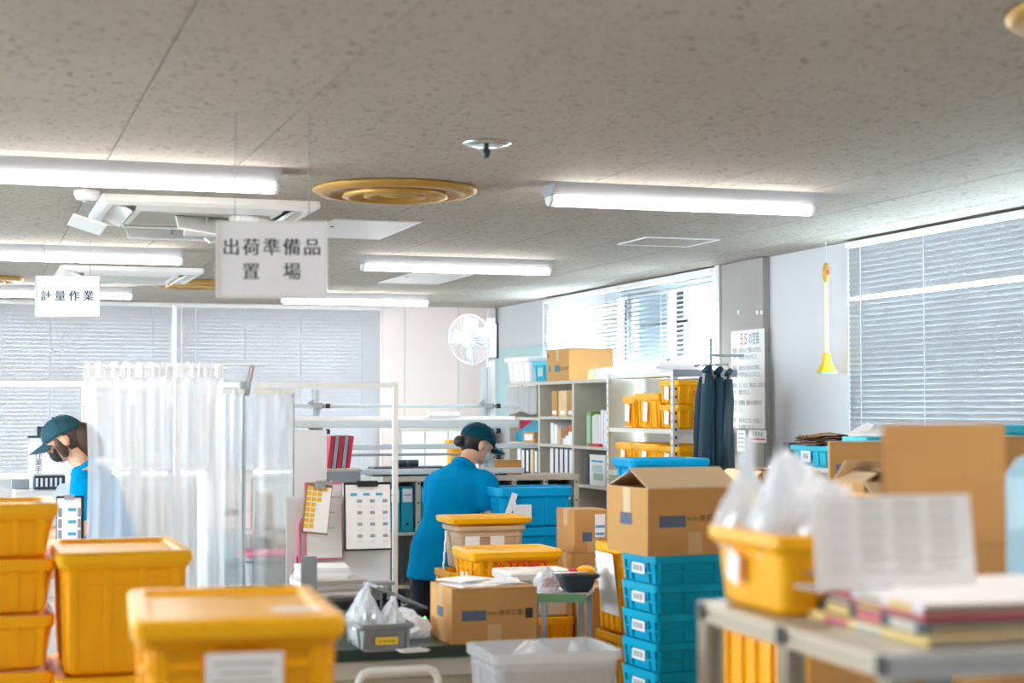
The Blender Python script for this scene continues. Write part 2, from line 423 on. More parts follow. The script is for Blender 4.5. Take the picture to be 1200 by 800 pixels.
blind('venetian_blind', 'white venetian blind on the back wall outside the view at the left', MB_back(-5.07) @ T(0, -.02, 0), 3.0, 2.585, 1.07, .035, .034, 14, (.15, .85), 'slat_open')
blind('venetian_blind', 'white venetian blind at the left edge, behind the person in a cap', MB_back(-2.03) @ T(0, -.02, 0), 1.90, 2.585, 1.07, .035, .043, 80, (.15, .5, .85))
blind('venetian_blind', 'white venetian blind behind the small hanging sign and the sheer curtain', MB_back(-.08) @ T(0, -.02, 0), 1.84, 2.585, 1.07, .035, .043, 80, (.12, .42, .9))
blind('venetian_blind', 'white venetian blind on the back wall beside the pink wall', MB_back(1.766) @ T(0, -.02, 0), 1.90, 2.585, 1.07, .035, .043, 81, (.1, .33, .6, .9))
blind('venetian_blind', 'overexposed white blind above the cardboard box on the cabinets', MR(13.95) @ T(0, -.02, 0), 1.74, 2.585, 1.90, .033, .036, -52, (.12, .5, .88))
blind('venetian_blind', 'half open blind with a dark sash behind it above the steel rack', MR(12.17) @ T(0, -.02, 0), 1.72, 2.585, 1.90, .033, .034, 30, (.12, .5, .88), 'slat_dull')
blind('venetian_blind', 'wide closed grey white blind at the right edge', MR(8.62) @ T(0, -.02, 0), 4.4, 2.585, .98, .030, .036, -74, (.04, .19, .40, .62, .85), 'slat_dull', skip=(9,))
# outside: dark open sash leaf, building and ground
sash = bpy.data.objects.new('window_8', None); COL.objects.link(sash); sash.location = (RX+.2, 12.12, 1.98); struct(sash)
MB().box(0, .04, -.6, .6, .0, .04).box(0, .04, -.6, .6, .30, .33).box(0, .04, -.6, .6, .6, .64).box(0, .04, -.6, -.48, .04, .6).box(0, .04, .56, .6, .04, .6).build('sash_frame', 'black', sash)
MB().box(.01, .016, -.48, .56, .04, .6).build('pane', 'steel_grey', sash)
gnd = struct(MB().box(-60, 80, 15.9, 120, -6.1, -6).box(5.4, 80, -60, 15.9, -6.1, -6).box(-80, LX-.6, -60, 15.9, -6.1, -6).build('ground', 'ground_out'))
bld = thing('neighbour_building', 'pale blue building seen through the blinds of the back windows', 'building', (-12, 48, -6))
MB().box(-16, 22, 0, 8, 0, 7.2).build('facade', 'far_building', bld)
MB().box(-16.3, 22.3, -.3, 8.3, 7.2, 7.6).build('roof_edge', 'steel_white', bld)
for k in range(9):
    for q in range(2): MB().box(-14+k*4, -12.2+k*4, -.08, .02, 1.2+q*3, 2.8+q*3).build('window', 'steel_grey', bld)

# ================================================================ things on the ceiling
def lamp(left_xy, label):
    """reversed-trapezoid fluorescent fixture; left_xy = left end of its near edge on the ceiling"""
    Ln = 1.25
    t = thing('ceiling_lamp', label, 'lamp', (left_xy[0], left_xy[1]+.115, CZ), 0, 'fluorescent ceiling lamps')
    MB().prism([(-.115, 0), (-.04, -.052), (.04, -.052), (.115, 0)], 0, Ln, 'x').build('reflector', 'lamp_white', t)
    pr = [(.036*math.cos(a), -.0525-.038*math.sin(a)**.8 if 0 < a < PI else -.0525) for a in [PI*k/8 for k in range(9)]]
    MB().prism(pr, .018, Ln-.018, 'x').build('lens', 'lens', t)
    for x in (.002, Ln-.018): MB().prism([(a*1.06, -.0523+(b_+.0525)*1.06) for a, b_ in pr], x, x+.016, 'x').build('end_cap', 'white_plastic', t)
    return t
c = at(332, 196, Z=CZ); lamp((c.x-1.25, c.y), 'long lit ceiling lamp cut by the left edge, nearest of the left lamps')
lamp((c.x-2.75, c.y), 'long lit ceiling lamp beyond the left edge')
c = at(652, 212, Z=CZ); lamp((c.x, c.y), 'long lit ceiling lamp at the right, above the rack and column')
c = at(217, 291, Z=CZ); lamp((c.x-1.25, c.y), 'lit ceiling lamp between the two ceiling air conditioners at the left')
c = at(428, 298, Z=CZ); lamp((c.x, c.y), 'lit ceiling lamp in the middle beyond the round brass vent')
c = at(506, 345, Z=CZ); lamp((c.x-1.25, c.y), 'farthest lit ceiling lamp, partly behind the large hanging sign')
c = at(157, 336, Z=CZ); lamp((c.x-1.25, c.y), 'far lit ceiling lamp behind the small hanging sign')
for q, (x, y, lb) in enumerate(((-3.4, 2.3, 'left of the camera'), (-1.2, 2.3, 'ahead of the camera on the left'), (1.2, 2.3, 'ahead of the camera'), (3.4, 2.1, 'beside the near blind'), (1.2, -1.4, 'behind the camera on the right'), (-4.4, 7.1, 'by the left wall, nearer one'), (-4.4, 10.0, 'by the left wall, farther one'))):
    lamp((x, y), 'lit ceiling lamp outside the view, '+lb)

def hang_sign(px, py, w, h, d, lines, wires, label, group='hanging signs'):
    c = at(px, py, d=d)
    t = thing('hanging_sign', label, 'sign', (c.x, c.y, c.z), -.29, group)
    MB().box(-w/2, w/2, -.004, .004, -h/2, h/2).build('board', 'sign_white', t)
    fr = MB(); e = .008
    fr.box(-w/2-e, w/2+e, -.008, .008, h/2, h/2+e).box(-w/2-e, w/2+e, -.008, .008, -h/2-e, -h/2).box(-w/2-e, -w/2, -.008, .008, -h/2, h/2).box(w/2, w/2+e, -.008, .008, -h/2, h/2)
    fr.build('frame', 'white_plastic', t)
    for body, z, size, sp in lines:
        for dx in (-.0011, .0011): letter(body, size, 'ink', t, (dx, -.0046, z), spacing=sp)
    for x in wires: MB().cyl((x, 0, h/2+e), (x, 0, CZ-c.z), .0016, n=6).build('wire', 'steel_grey', t)
    return t
hang_sign(318.5, 304, .338, .230, 5.45, (('出荷準備品', .036, .058, 1.22), ('置　場', -.042, .058, 1.25)), (-.118, .118), 'large white hanging sign with two rows of dark characters')
t = hang_sign(79, 347, .345, .215, 9.6, (('計 量 作 業', -.002, .062, 1.0),), (-.13, .125), 'small pale hanging sign with one row of characters, at the left')
for k, (x, z, w, h) in enumerate(((-.12, .05, .03, .04), (-.02, .075, .05, .02), (.0, .045, .08, .018), (-.11, -.02, .02, .03))):
    MB().prism([(x-w/2, z-h/3), (x, z-h/2), (x+w/2, z-h/4), (x+w/2, z+h/3), (x, z+h/2), (x-w/2, z+h/4)], -.0052, -.0042).build('glare_patch', 'paper', t)  # white glare on the sign face, put in as paper shapes
MB().box(-.165, .165, -.0052, -.0042, -.058, -.045).build('glare_strip', 'paper', t)  # band of glare under the characters, drawn as a white strip

def diffuser(c, label, r=.358):
    t = thing('round_vent', label, 'vent', (c.x, c.y, CZ), 0, 'round brass ceiling vents')
    MB().lathe([(r*.8, -.002), (r, -.002), (r, -.012), (r*.93, -.028), (r*.80, -.030), (r*.77, -.012)], 40).build('outer_ring', 'brass', t, smooth=True)
    MB().lathe([(r*.79, 0), (r*.79, -.008), (.02, -.008), (.02, 0)], 40).build('throat', 'brass_dark', t)
    MB().lathe([(r*.60, -.010), (r*.64, -.040), (r*.56, -.044), (r*.50, -.014)], 40).build('cone_ring', 'brass', t, smooth=True)
    MB().lathe([(r*.36, -.010), (r*.38, -.038), (r*.31, -.041), (r*.27, -.014)], 32).build('cone_ring', 'brass', t, smooth=True)
    MB().lathe([(.01, -.0085), (r*.19, -.012), (r*.19, -.030), (.01, -.040)], 24).build('centre_cap', 'brass', t, smooth=True)
    return t
diffuser(at(463, 221, Z=CZ), 'large round brass ceiling vent near the middle')
c = at(229, 336, Z=CZ); c.y -= .2; diffuser(at(229, 331, Z=CZ), 'far round brass vent behind the large hanging sign')
diffuser(at(-32, 325, Z=CZ), 'round brass vent cut by the left edge of the photo')
c = at(1200, 0, Z=CZ); diffuser(c+Vector((.36, -.03, 0)), 'round vent cut by the top right corner')

c = at(570, 167, Z=CZ)
t = thing('sprinkler', 'round silver sprinkler head on the ceiling', 'sprinkler', (c.x, c.y, CZ))
MB().lathe([(.05, -.001), (.088, -.001), (.088, -.006), (.06, -.012), (.045, -.012)], 28).build('rosette', 'chrome', t, smooth=True)
MB().lathe([(.052, -.002), (.052, -.006), (.01, -.006)], 20).build('recess', 'brass_dark', t)
MB().lathe([(.008, -.006), (.010, -.02), (.016, -.03), (.012, -.05), (.004, -.056)], 12).build('head', 'dark_slate', t, smooth=True)

def cassette(c, w, label, detail):
    """four-way ceiling air conditioner, c = near left corner on the ceiling"""
    t = thing('air_conditioner', label, 'air conditioner', (c.x+w/2, c.y+w/2, CZ), 0, 'ceiling air conditioners')
    h = w/2; f = .13
    fr = MB()
    fr.shell([(w, w, .02, -.001), (w, w, .02, -.03), (w-.05, w-.05, .015, -.045), (w-.10, w-.10, .01, -.045), (w-.12, w-.12, .01, -.012)]); fr.build('panel_frame', 'white_plastic', t)
    MB().box(-h+.06, h-.06, -h+.06, h-.06, -.008, -.002).build('dark_slot', 'black', t)
    g = w-2*f-.06
    gr = MB().shell([(g, g, .01, -.009), (g, g, .01, -.05), (g-.05, g-.05, .01, -.054), (g-.06, g-.06, .01, -.02)]).build('intake_frame', 'white_plastic', t)
    for k in range(12):
        y = -g/2+.04+k*(g-.08)/11
        MB().box(-g/2+.03, g/2-.03, y-.008, y+.008, -.045, -.03).build('grille_bar', 'steel_white', t)
    for k in range(4):
        M = RZ(k*PI/2)
        MB(M @ T(0, -h+.105, -.04) @ Matrix.Rotation(math.radians(-28 if k else -12), 4, 'X')).box(-g/2, g/2, -.045, .045, -.006, .006).build('vane', 'white_plastic', t, bevel=.003)
    if detail:   # add-on air deflectors hung under the vanes
        for x, y, a, b_, rx, ry in ((-h-.03, h*.12, .16, .44, 0, .30), (.02, -.12, .30, .22, .5, .15), (h*.28, .05, .40, .16, -.38, .0), (-.08, h-.04, .44, .12, .45, 0), (h*.5, h*.55, .36, .22, .2, -.2)):
            d = MB(T(x, y, -.085) @ Matrix.Rotation(rx, 4, 'X') @ Matrix.Rotation(ry, 4, 'Y')).box(-a/2, a/2, -b_/2, b_/2, -.006, .006).build('deflector', 'white_plastic', t, bevel=.004)
            MB().cyl((x, y, -.08), (x, y, -.03), .006, n=6).build('bracket', 'steel_grey', d)
        MB(T(h*.45, -.1, -.05)).lathe([(.10, .02), (.10, -.06), (.085, -.075), (.02, -.075)], 20).build('round_cover', 'white_plastic', t)
    return t
cassette(at(120, 226, Z=CZ), .98, 'large ceiling air conditioner with add-on deflectors, left of the large hanging sign', True)
cassette(at(71, 310, Z=CZ), .95, 'far ceiling air conditioner behind the small hanging sign', False)
c = at(104, 219, Z=CZ)
t = thing('smoke_detector', 'small white smoke detector under the near left lamp', 'detector', (c.x, c.y+.12, CZ))
MB().lathe([(.055, -.001), (.055, -.02), (.045, -.04), (.02, -.045)], 20).build('housing', 'white_plastic', t, smooth=True)
MB().lathe([(.02, -.046), (.018, -.055), (.004, -.057)], 12).build('sensor_cap', 'steel_grey', t)

def hatch(c, w, l, label, frame=True):
    t = thing('ceiling_hatch', label, 'hatch', (c.x, c.y, CZ), 0, 'ceiling hatches')
    MB().box(.01, w-.01, .01, l-.01, -.004, -.0005).build('hatch_board', 'ceiling_board' if frame else 'white_paint', t)
    e = .014
    MB().box(0, w, 0, e, -.007, -.0005).box(0, w, l-e, l, -.007, -.0005).box(0, e, e, l-e, -.007, -.0005).box(w-e, w, e, l-e, -.007, -.0005).build('hatch_frame', 'white_paint' if frame else 'steel_white', t)
    MB().cyl((w*.12, l*.35, -.009), (w*.12, l*.35, -.0042), .012, n=10).build('latch', 'steel_grey', t)
    return t
hatch(at(757, 277, Z=CZ), .45, .45, 'square ceiling hatch in a thin silver frame near the right lamp')
hatch(at(482, 319, Z=CZ), .46, 1.0, 'pale ceiling hatch beyond the middle lamp', False)
hatch(at(392, 256, Z=CZ), .45, .92, 'pale ceiling hatch behind the large hanging sign', False)

# yellow strap hanging in front of the white wall
c = at(968, 312, X=RX-.12)
t = thing('hanging_strap', 'yellow plastic pull strap hanging by the white wall', 'strap', c)
MB().cyl((0, 0, .02), (0, 0, CZ-c.z), .003, n=6).build('cord', 'cord', t)
MB().ell((0, 0, -.035), .022, .022, .06).build('knob', 'brass', t, smooth=True)
MB().box(-.008, .008, -.0235, -.0215, -.05, -.02).build('knob_label', 'ink_red', t)
MB().box(-.011, .011, -.004, .004, -.50, -.09).build('band', 'strap_yellow', t)
MB().rings([[(a*.016, b_*.014, -.495) for a, b_ in ((-1, -1), (1, -1), (1, 1), (-1, 1))], [(a*.022, b_*.018, -.55) for a, b_ in ((-1, -1), (1, -1), (1, 1), (-1, 1))], [(a*.05, b_*.03, -.605) for a, b_ in ((-1, -1), (1, -1), (1, 1), (-1, 1))]]).build('flare', 'yellow_lid', t)
MB().box(-.052, .052, -.032, .032, -.614, -.605).build('flare_lip', 'mint', t)

# poster and small things on the concrete column
def colpt(px, py): p = at(px, py, X=RX-.05); return p
a, b_ = colpt(857.5, 388), colpt(897, 503)
pw, ph = abs(a.y-b_.y), colpt(877, 386.5).z-colpt(877, 502).z
t = thing('wall_poster', 'tall white text poster on the concrete column', 'poster', (RX-.052, (a.y+b_.y)/2, colpt(877, 444).z))
MB().box(-.003, .001, -pw/2, pw/2, -ph/2, ph/2).build('sheet', 'card_white', t)
xs = .92
letter('５', .095, 'ink_red', t, (-.0036, pw*.17, ph*.40), 'left', xs=.75)
letter('Ｓ', .095, 'ink_red', t, (-.0036, pw*.05, ph*.40), 'left', xs=.75)
letter('の定義', .085, 'ink_teal', t, (-.0036, -pw*.20, ph*.40), 'left', xs=.62, bold=.002)
rows = [('整理', '必要なものと不要なものを区分し、', '不要なものを処分すること。'), ('整頓', '必要なものを決められた場所に、', 'すぐ取り出せるようにすること。'),
        ('清掃', 'ゴミ、ホコリ、汚れのない、きれいな', '状態にすること。'), ('清潔', '整理整頓、清掃された状態を保つ', 'こと。'), ('躾', '決められたことを、いつも正しく', '守る習慣をつけること。')]
for k, (h_, l1, l2) in enumerate(rows):
    z = ph*(.29-.178*k)
    letter(h_, .036, 'ink', t, (-.0036, pw*.39, z), 'left', xs=.9, bold=.0012)
    letter('%s' % h_, .024, 'ink_grey', t, (-.0036, pw*.39, z-.042), 'left', xs=1.0, bold=.001)
    letter(l1, .034, 'ink', t, (-.0036, pw*.27, z), 'left', align='LEFT', xs=.66, bold=.0008)
    letter(l2, .034, 'ink', t, (-.0036, pw*.27, z-.044), 'left', align='LEFT', xs=.66, bold=.0008)
a = colpt(856, 518)
t = thing('wall_controller', 'white remote controller with grey screen under the poster', 'controller', (RX-.05, a.y, a.z))
MB().box(-.022, 0, -.06, .06, -.075, .075).build('case', 'white_plastic', t, bevel=.006)
MB().box(-.024, -.0221, -.04, .04, .0, .05).build('screen', 'steel_grey', t)
for k in range(3): MB().box(-.025, -.0221, -.035+k*.026, -.017+k*.026, -.05, -.035).build('button', 'steel_white', t)
a = colpt(869, 516)
t = thing('notice', 'pale small notice under the poster, left one', 'notice', (RX-.051, a.y, a.z), 0); MB().box(-.0015, .0005, -.06, .06, -.07, .065).build('sheet', 'sign_white', t)
for k in range(4): MB().box(-.0021, -.0016, -.045, .045, .04-k*.028, .048-k*.028).build('text_line', 'ink_grey', t)
a = colpt(888, 511)
t = thing('notice', 'white small notice with a red line under the poster', 'notice', (RX-.051, a.y, a.z)); MB().box(-.0015, .0005, -.125, .125, -.04, .04).build('sheet', 'card_white', t)
letter('注 意 事 項', .03, 'ink', t, (-.0019, 0, .012), 'left'); MB().box(-.0021, -.0016, -.11, .11, -.022, -.014).build('red_line', 'magenta', t)
for q, px in enumerate((866, 888, 893)):
    a = colpt(px, 366); MB().box(-.004, 0, -.014, .014, -.012, .012).build('tape_scrap', 'paper'); o = bpy.data.objects['tape_scrap' + ('.%03d' % q if q else '')]; o.location = (RX-.051, a.y, a.z)
    tag(o, 'scrap of white tape high on the concrete column, %s' % ('left of the other two', 'middle one', 'right of the other two')[q], 'tape', 'tape scraps on the column')

# ================================================================ builders for boxes and bins
def ribs(mb, w, l, wb, lb, h0, h1, fx, fy, wd=.02, out=.010):
    """moulded upright ribs on all four sides of a tapered tub"""
    for sgn in (-1, 1):
        for q in fx:
            x = q*w/2
            mb.prism([(sgn*(lb/2-.004), h0), (sgn*(lb/2+out), h0), (sgn*(l/2+out), h1), (sgn*(l/2-.004), h1)], x-wd/2, x+wd/2, 'x')
        for q in fy:
            y = q*l/2
            mb.prism([(sgn*(wb/2-.004), h0), (sgn*(wb/2+out), h0), (sgn*(w/2+out), h1), (sgn*(w/2-.004), h1)], y-wd/2, y+wd/2, 'y')
def tub(t, w, l, h, material, taper=.92, rim=.032, r=.03, fx=(-.82, -.3, .3, .82), fy=(-.8, -.25, .25, .8), wd=.022, band=True, name='body', out=.009):
    wi, li = w-.03, l-.03; wb, lb = wi*taper, li*taper
    mb = MB()
    mb.shell([(wb-.02, lb-.02, r, 0), (wb, lb, r, .01), (wi, li, r, h-rim-.012), (w, l, r, h-rim), (w, l, r, h-.003), (w-.006, l-.006, r, h), (w-.026, l-.026, r*.8, h), (wi-.014, li-.014, r*.8, h-rim-.01), (wb-.014, lb-.014, r*.8, .012)])
    ribs(mb, wi, li, wb, lb, .012, h-rim-.004, fx, fy, wd, out)
    if band:
        k = .78; ww, ll = wb+(wi-wb)*k, lb+(li-lb)*k
        mb.shell([(ww-.002, ll-.002, r, h*k-.008), (ww+.012, ll+.012, r, h*k-.006), (ww+.014, ll+.014, r, h*k+.006), (ww-.002, ll-.002, r, h*k+.008)])
    return mb.build(name, material, t, bevel=.002)
def lid(t, w, l, h, material, r=.03):
    return MB().shell([(w+.002, l+.002, r, h-.022), (w+.014, l+.014, r, h-.022), (w+.016, l+.016, r, h+.004), (w+.004, l+.004, r, h+.013), (w-.05, l-.05, r*.8, h+.013), (w-.062, l-.062, r*.7, h+.001)]).build('lid', material, t, bevel=.002)
def corner(px, py, d, w, l, h, rz=0.0):
    """place a box whose top near-left corner is seen at (px, py) at depth d -> base centre"""
    p = at(px, py, d=d); o = RZ(rz) @ Vector((w/2, l/2, 0))
    return Vector((p.x+o.x, p.y+o.y, p.z-h))
def yellow_box(name, label, loc, w, l, h, rz=0, lidded=True, group=None, material='yellow', fx=(-.82, -.3, .3, .82)):
    t = thing(name, label, 'container', loc, rz, group)
    tub(t, w, l, h-(.013 if lidded else 0), material, fx=fx)
    if lidded: lid(t, w, l, h-.013, 'yellow_lid' if material.startswith('yellow') else material)
    return t
def red_mark(t, x, z, y, s=1.0, word='TOHO'):
    """red flower emblem and word printed on the near side"""
    mb = MB(T(x-.118*s, y, z) @ FACE['front']); c0 = .012*s
    for k in range(6):
        a = k*PI/3+.2; mb.prism([(c0*math.cos(a+q)*f, c0*math.sin(a+q)*f) for q, f in ((-.35, .9), (-.25, 1.9), (.25, 1.9), (.35, .9))], 0, .0006, 'z')
    o = mb.build('emblem', 'ink_red', t); o['kind'] = 'stuff'
    mb = MB(T(x-.118*s, y, z) @ FACE['front']); mb.prism([(c0*.6*math.cos(k*PI/3), c0*.6*math.sin(k*PI/3)) for k in range(6)], 0, .0007, 'z'); mb.build('emblem_centre', 'ink_red', t)
    letter(word, .066*s, 'ink_red', t, (x+.03*s, y, z), spacing=1.15, bold=.0022)
def carton(name, label, loc, w, l, h, rz=0, state='closed', marks=True, group=None, side=True, stamp=True, seed=0):
    t = thing(name, label, 'box', loc, rz, group); k = .005
    body = MB()
    if state == 'closed':
        body.box(-w/2, w/2, -l/2, l/2, 0, h-k); body.build('body', 'cardboard', t, bevel=.003)
        for s_ in (-1, 1): MB().box(-w/2, w/2, s_*.0015 if s_ > 0 else -l/2, l/2 if s_ > 0 else -.0015, h-k+.0002, h).build('flap', 'cardboard', t)
        MB().box(-w/2-.0006, w/2+.0006, -.03, .03, h+.0001, h+.0006).build('tape', 'tape', t)
    else:
        body.rings([[(-w/2, -l/2, 0), (w/2, -l/2, 0), (w/2, l/2, 0), (-w/2, l/2, 0)], [(-w/2, -l/2, h), (w/2, -l/2, h), (w/2, l/2, h), (-w/2, l/2, h)],
                    [(-w/2+k, -l/2+k, h), (w/2-k, -l/2+k, h), (w/2-k, l/2-k, h), (-w/2+k, l/2-k, h)], [(-w/2+k, -l/2+k, k), (w/2-k, -l/2+k, k), (w/2-k, l/2-k, k), (-w/2+k, l/2-k, k)]])
        body.build('body', 'cardboard', t)
        an = {'open': (-35, 40, 30, 35), 'peaked': (24, 18, -92, -60), 'out': (-60, -50, -40, -55)}[state]   # near, far, left, right flap lift above horizontal-inward
        def flap(M, ln, dp, a):
            MB(M @ Matrix.Rotation(math.radians(a), 4, 'X')).box(-ln/2+.003, ln/2-.003, 0, dp, -.002, .002).build('flap', 'cardboard_in', t)
        flap(T(0, -l/2+.002, h+.002), w, l/2, 180-an[0] if an[0] < 0 else an[0])
        flap(T(0, l/2-.002, h+.002) @ RZ(PI), w, l/2, 180-an[1] if an[1] < 0 else an[1])
        flap(T(-w/2+.002, 0, h+.002) @ RZ(-PI/2), l, w*.35, 180-an[2] if an[2] < 0 else an[2])
        flap(T(w/2-.002, 0, h+.002) @ RZ(PI/2), l, w*.35, 180-an[3] if an[3] < 0 else an[3])
    MB().box(-w/2-.0006, -w/2, -.03, .03, h*.62, h-.001).build('tape', 'tape', t)
    MB().box(-.028, .028, -l/2-.0006, -l/2, 0.001, h*.34).build('tape', 'tape', t)
    if marks:
        y = -l/2-.0008
        MB().box(-w*.38, -w*.10, y, y+.0006, h*.42, h*.60).build('printed_logo', 'print_blue', t)
        letter('株式会社', h*.055, 'print_black', t, (-w*.02, y, h*.54)); letter('東邦工業', h*.115, 'print_black', t, (w*.19, y, h*.545))
        if stamp: MB().box(w*.36, w*.45, y, y+.0006, h*.44, h*.62).build('printed_stamp', 'print_black', t)
        if side: MB().box(-w/2-.0014, -w/2-.0008, -l*.12, l*.16, h*.44, h*.62).build('printed_logo', 'print_blue', t)
    return t
def crumple(mb, c, sx, sy, sz, seed, n=30, m=20, rough=.32, flat=-.72, pinch=0):
    c = Vector(c); off = Vector((seed*3.7, seed*1.3, seed*7.1)); lp = []
    for i in range(1, m):
        a = PI*i/m-PI/2; ring = []
        for k in range(n):
            p = Vector((math.cos(a)*math.cos(k*2*PI/n), math.cos(a)*math.sin(k*2*PI/n), math.sin(a)))
            f = 1+rough*noise.noise(p*1.6+off)+rough*.8*(.5-abs(noise.noise(p*3.4+off)))+rough*.35*(.4-abs(noise.noise(p*8+off)))
            q = p*f; q.z = max(q.z, flat)
            if pinch and q.z > 0: s_ = 1-pinch*min(1, q.z); q.x *= s_; q.y *= s_
            ring.append(c+Vector((q.x*sx, q.y*sy, q.z*sz)))
        lp.append(ring)
    return mb.rings(lp)
def bag(name, label, loc, sx, sy, sz, seed, material='bag', rz=0, group=None, knot=True, stuff=None, flat=-.72, pinch=.25):
    t = thing(name, label, 'bag', loc, rz, group); zc = sz*-flat
    crumple(MB(), (0, 0, zc), sx, sy, sz, seed, flat=flat, pinch=pinch).build('film', material, t, smooth=False)
    if knot: crumple(MB(), (sx*.1, 0, zc+sz*.95), sx*.22, sy*.22, sz*.34, seed+3, n=14, m=9, rough=.6, flat=-1).build('gathered_top', material, t)
    if stuff: crumple(MB(), (sx*.15, -sy*.1, zc*.75), sx*.5, sy*.5, sz*.42, seed+5, n=14, m=9, rough=.4).build('contents', stuff, t)
    return t
def table(name, label, x0, x1, y0, y1, z, top_t, top_mat, leg_mat, legs=.04, panel=None, cat='table', rz=0, inset=.03, shelf=None):
    cx, cy = (x0+x1)/2, (y0+y1)/2; t = thing(name, label, cat, (cx, cy, 0), rz); w, l = x1-x0, y1-y0
    MB().box(-w/2, w/2, -l/2, l/2, z-top_t, z).build('table_top', top_mat, t, bevel=.004)
    for sx in (-1, 1):
        for sy in (-1, 1):
            x, y = sx*(w/2-inset-legs/2), sy*(l/2-inset-legs/2)
            MB().cbox(x, y, 0, legs, legs, z-top_t-.0005).build('leg', leg_mat, t)
    MB().box(-w/2+inset+legs, w/2-inset-legs, -l/2+inset, -l/2+inset+.02, z-top_t-.07, z-top_t-.001).build('apron', leg_mat, t)
    MB().box(-w/2+inset+legs, w/2-inset-legs, l/2-inset-.02, l/2-inset, z-top_t-.07, z-top_t-.001).build('apron', leg_mat, t)
    if panel: MB().box(-w/2+inset+legs, w/2-inset-legs, -l/2+inset+.021, -l/2+inset+.035, .12, z-top_t-.001).build('front_panel', panel, t)
    if shelf: MB().box(-w/2+inset, w/2-inset, -l/2+inset+.04, l/2-inset-.04, shelf-.02, shelf).build('lower_shelf', top_mat, t)
    return t
def paper_stack(name, label, loc, w, l, n, th, seed, rz=0, mats=('paper', 'card_white'), cat='papers', group=None):
    t = thing(name, label, cat, loc, rz, group); rr = random.Random(seed); z = 0
    for k in range(n):
        M = T(rr.uniform(-.012, .012), rr.uniform(-.012, .012), z) @ RZ(rr.uniform(-.07, .07))
        MB(M).box(-w/2, w/2, -l/2, l/2, 0, th-.0006).build('sheaf', mats[k % len(mats)], t); z += th
    return t

# ================================================================ left foreground: yellow containers
h = .361
W_, L_ = .366, .54
rz = -.075
c = corner(159, 727, 3.0, W_, L_, h, rz)
near_t = table('packing_table', 'packing table under the nearest yellow container', c.x-.6, c.x+.36, c.y-.30, c.y+.34, c.z, .03, 'steel_beige', 'steel_grey')
t = yellow_box('yellow_container', 'nearest yellow lidded container with a large white label, bottom left', c, W_, L_, h, rz)
card(t, .138, .135, 'paper', (.006, -L_/2-.0085, h-.128), 'front', 'label_or_glare')
for k in range(6): card(t, .11-.02*(k % 2), .003, 'ink_grey', (.006, -L_/2-.0101, h-.08-k*.016), 'front', 'text_line', t=.0004)
card(t, .09, .05, 'paper', (.11, -.16, h+.0005), 'top', 'label_or_glare')  # paper card that also stands in for the white highlight on the lid
c = corner(69, 648, 4.9, .376, .54, h)
base = c.z-2*h
t = thing('dolly', 'low grey dolly under the left stack of yellow containers', 'dolly', (c.x, c.y, 0))
MB().box(-.2, .2, -.28, .28, base-.05, base).build('deck', 'grey_bin', t, bevel=.006)
for sx in (-1, 1):
    for sy in (-1, 1):
        MB().box(sx*.15-.02, sx*.15+.02, sy*.22-.025, sy*.22+.025, .06, base-.051).build('fork', 'steel_grey', t)
        MB().cyl((sx*.15-.012, sy*.22, .035), (sx*.15+.012, sy*.22, .035), .035, n=16).build('wheel', 'black', t)
for k, lb in enumerate(('lowest yellow container on the dolly, under the two others', 'middle yellow container of the left stack, only its lid edge in view', 'tall yellow lidded container in front of the sheer curtain')):
    yellow_box('yellow_container', lb, (c.x, c.y, base+k*h), .376, .54, h, group='yellow containers on the dolly', fx=(-.84, -.28, .28, .84))
# shallow stack at the left edge
hs = .163; wS, lS = .56, .38
p = at(66, 589, d=5.0)
cx, cy, zt = p.x-wS/2, p.y+lS/2, p.z
st_t = table('stand', 'low stand under the shallow yellow boxes at the left edge', cx-.32, cx+.28, cy-.21, cy+.21, zt-5*hs, .03, 'steel_beige', 'steel_grey')
for k in range(5):
    t = yellow_box('yellow_box', ('lowest', 'second lowest', 'middle', 'second highest', 'topmost')[k]+' shallow yellow box of the stack at the left edge', (cx, cy, zt-(5-k)*hs), wS, lS, hs, lidded=(k == 4), group='shallow yellow boxes at the left edge', fx=(-.9, -.45, .2, .62, .9))
card(t, .05, .05, 'paper', (wS/2-.035, -lS/2+.04, hs+.0005), 'top', 'label_or_glare')  # glare on the lid corner, put in as a white card

# ================================================================ middle: green bench with cartons, grey bin, bags
p = at(395, 762, Z=.75); q = at(900, 762, Z=.75)
bx0, by0 = p.x, p.y
work = table('work_bench', 'work bench with dark green top under the cardboard box', bx0-.35, at(632, 750, Z=.75).x+.05, by0, by0+.70, .75, .045, 'bench_green', 'steel_beige', panel='beige_panel')
p = at(529, 756, Z=.75); ww, ll, hh = .343, .31, .212
box1 = carton('cardboard_box', 'closed cardboard box with printed marks on the green bench', (p.x+ww/2, p.y+ll/2, .75), ww, ll, hh)
t = thing('paper_bag', 'flat white plastic envelopes lying on the cardboard box on the green bench', 'envelope', (p.x+ww/2, p.y+ll/2, .75+hh+.0008))
for k, (x, y, a, w_, l_) in enumerate(((-.02, -.01, .2, .25, .20), (.03, .02, -.25, .24, .17), (-.06, .03, .5, .18, .16))):
    z0 = k*.008
    MB(T(x, y, z0) @ RZ(a)).grid(lambda u, v: ((u-.5)*w_, (v-.5)*l_, .008*math.sin(u*PI)*math.sin(v*PI)+.003*noise.noise(Vector((u*5, v*5, k)))+.001), 12, 8).build('envelope', 'paper', t, solid=.003)
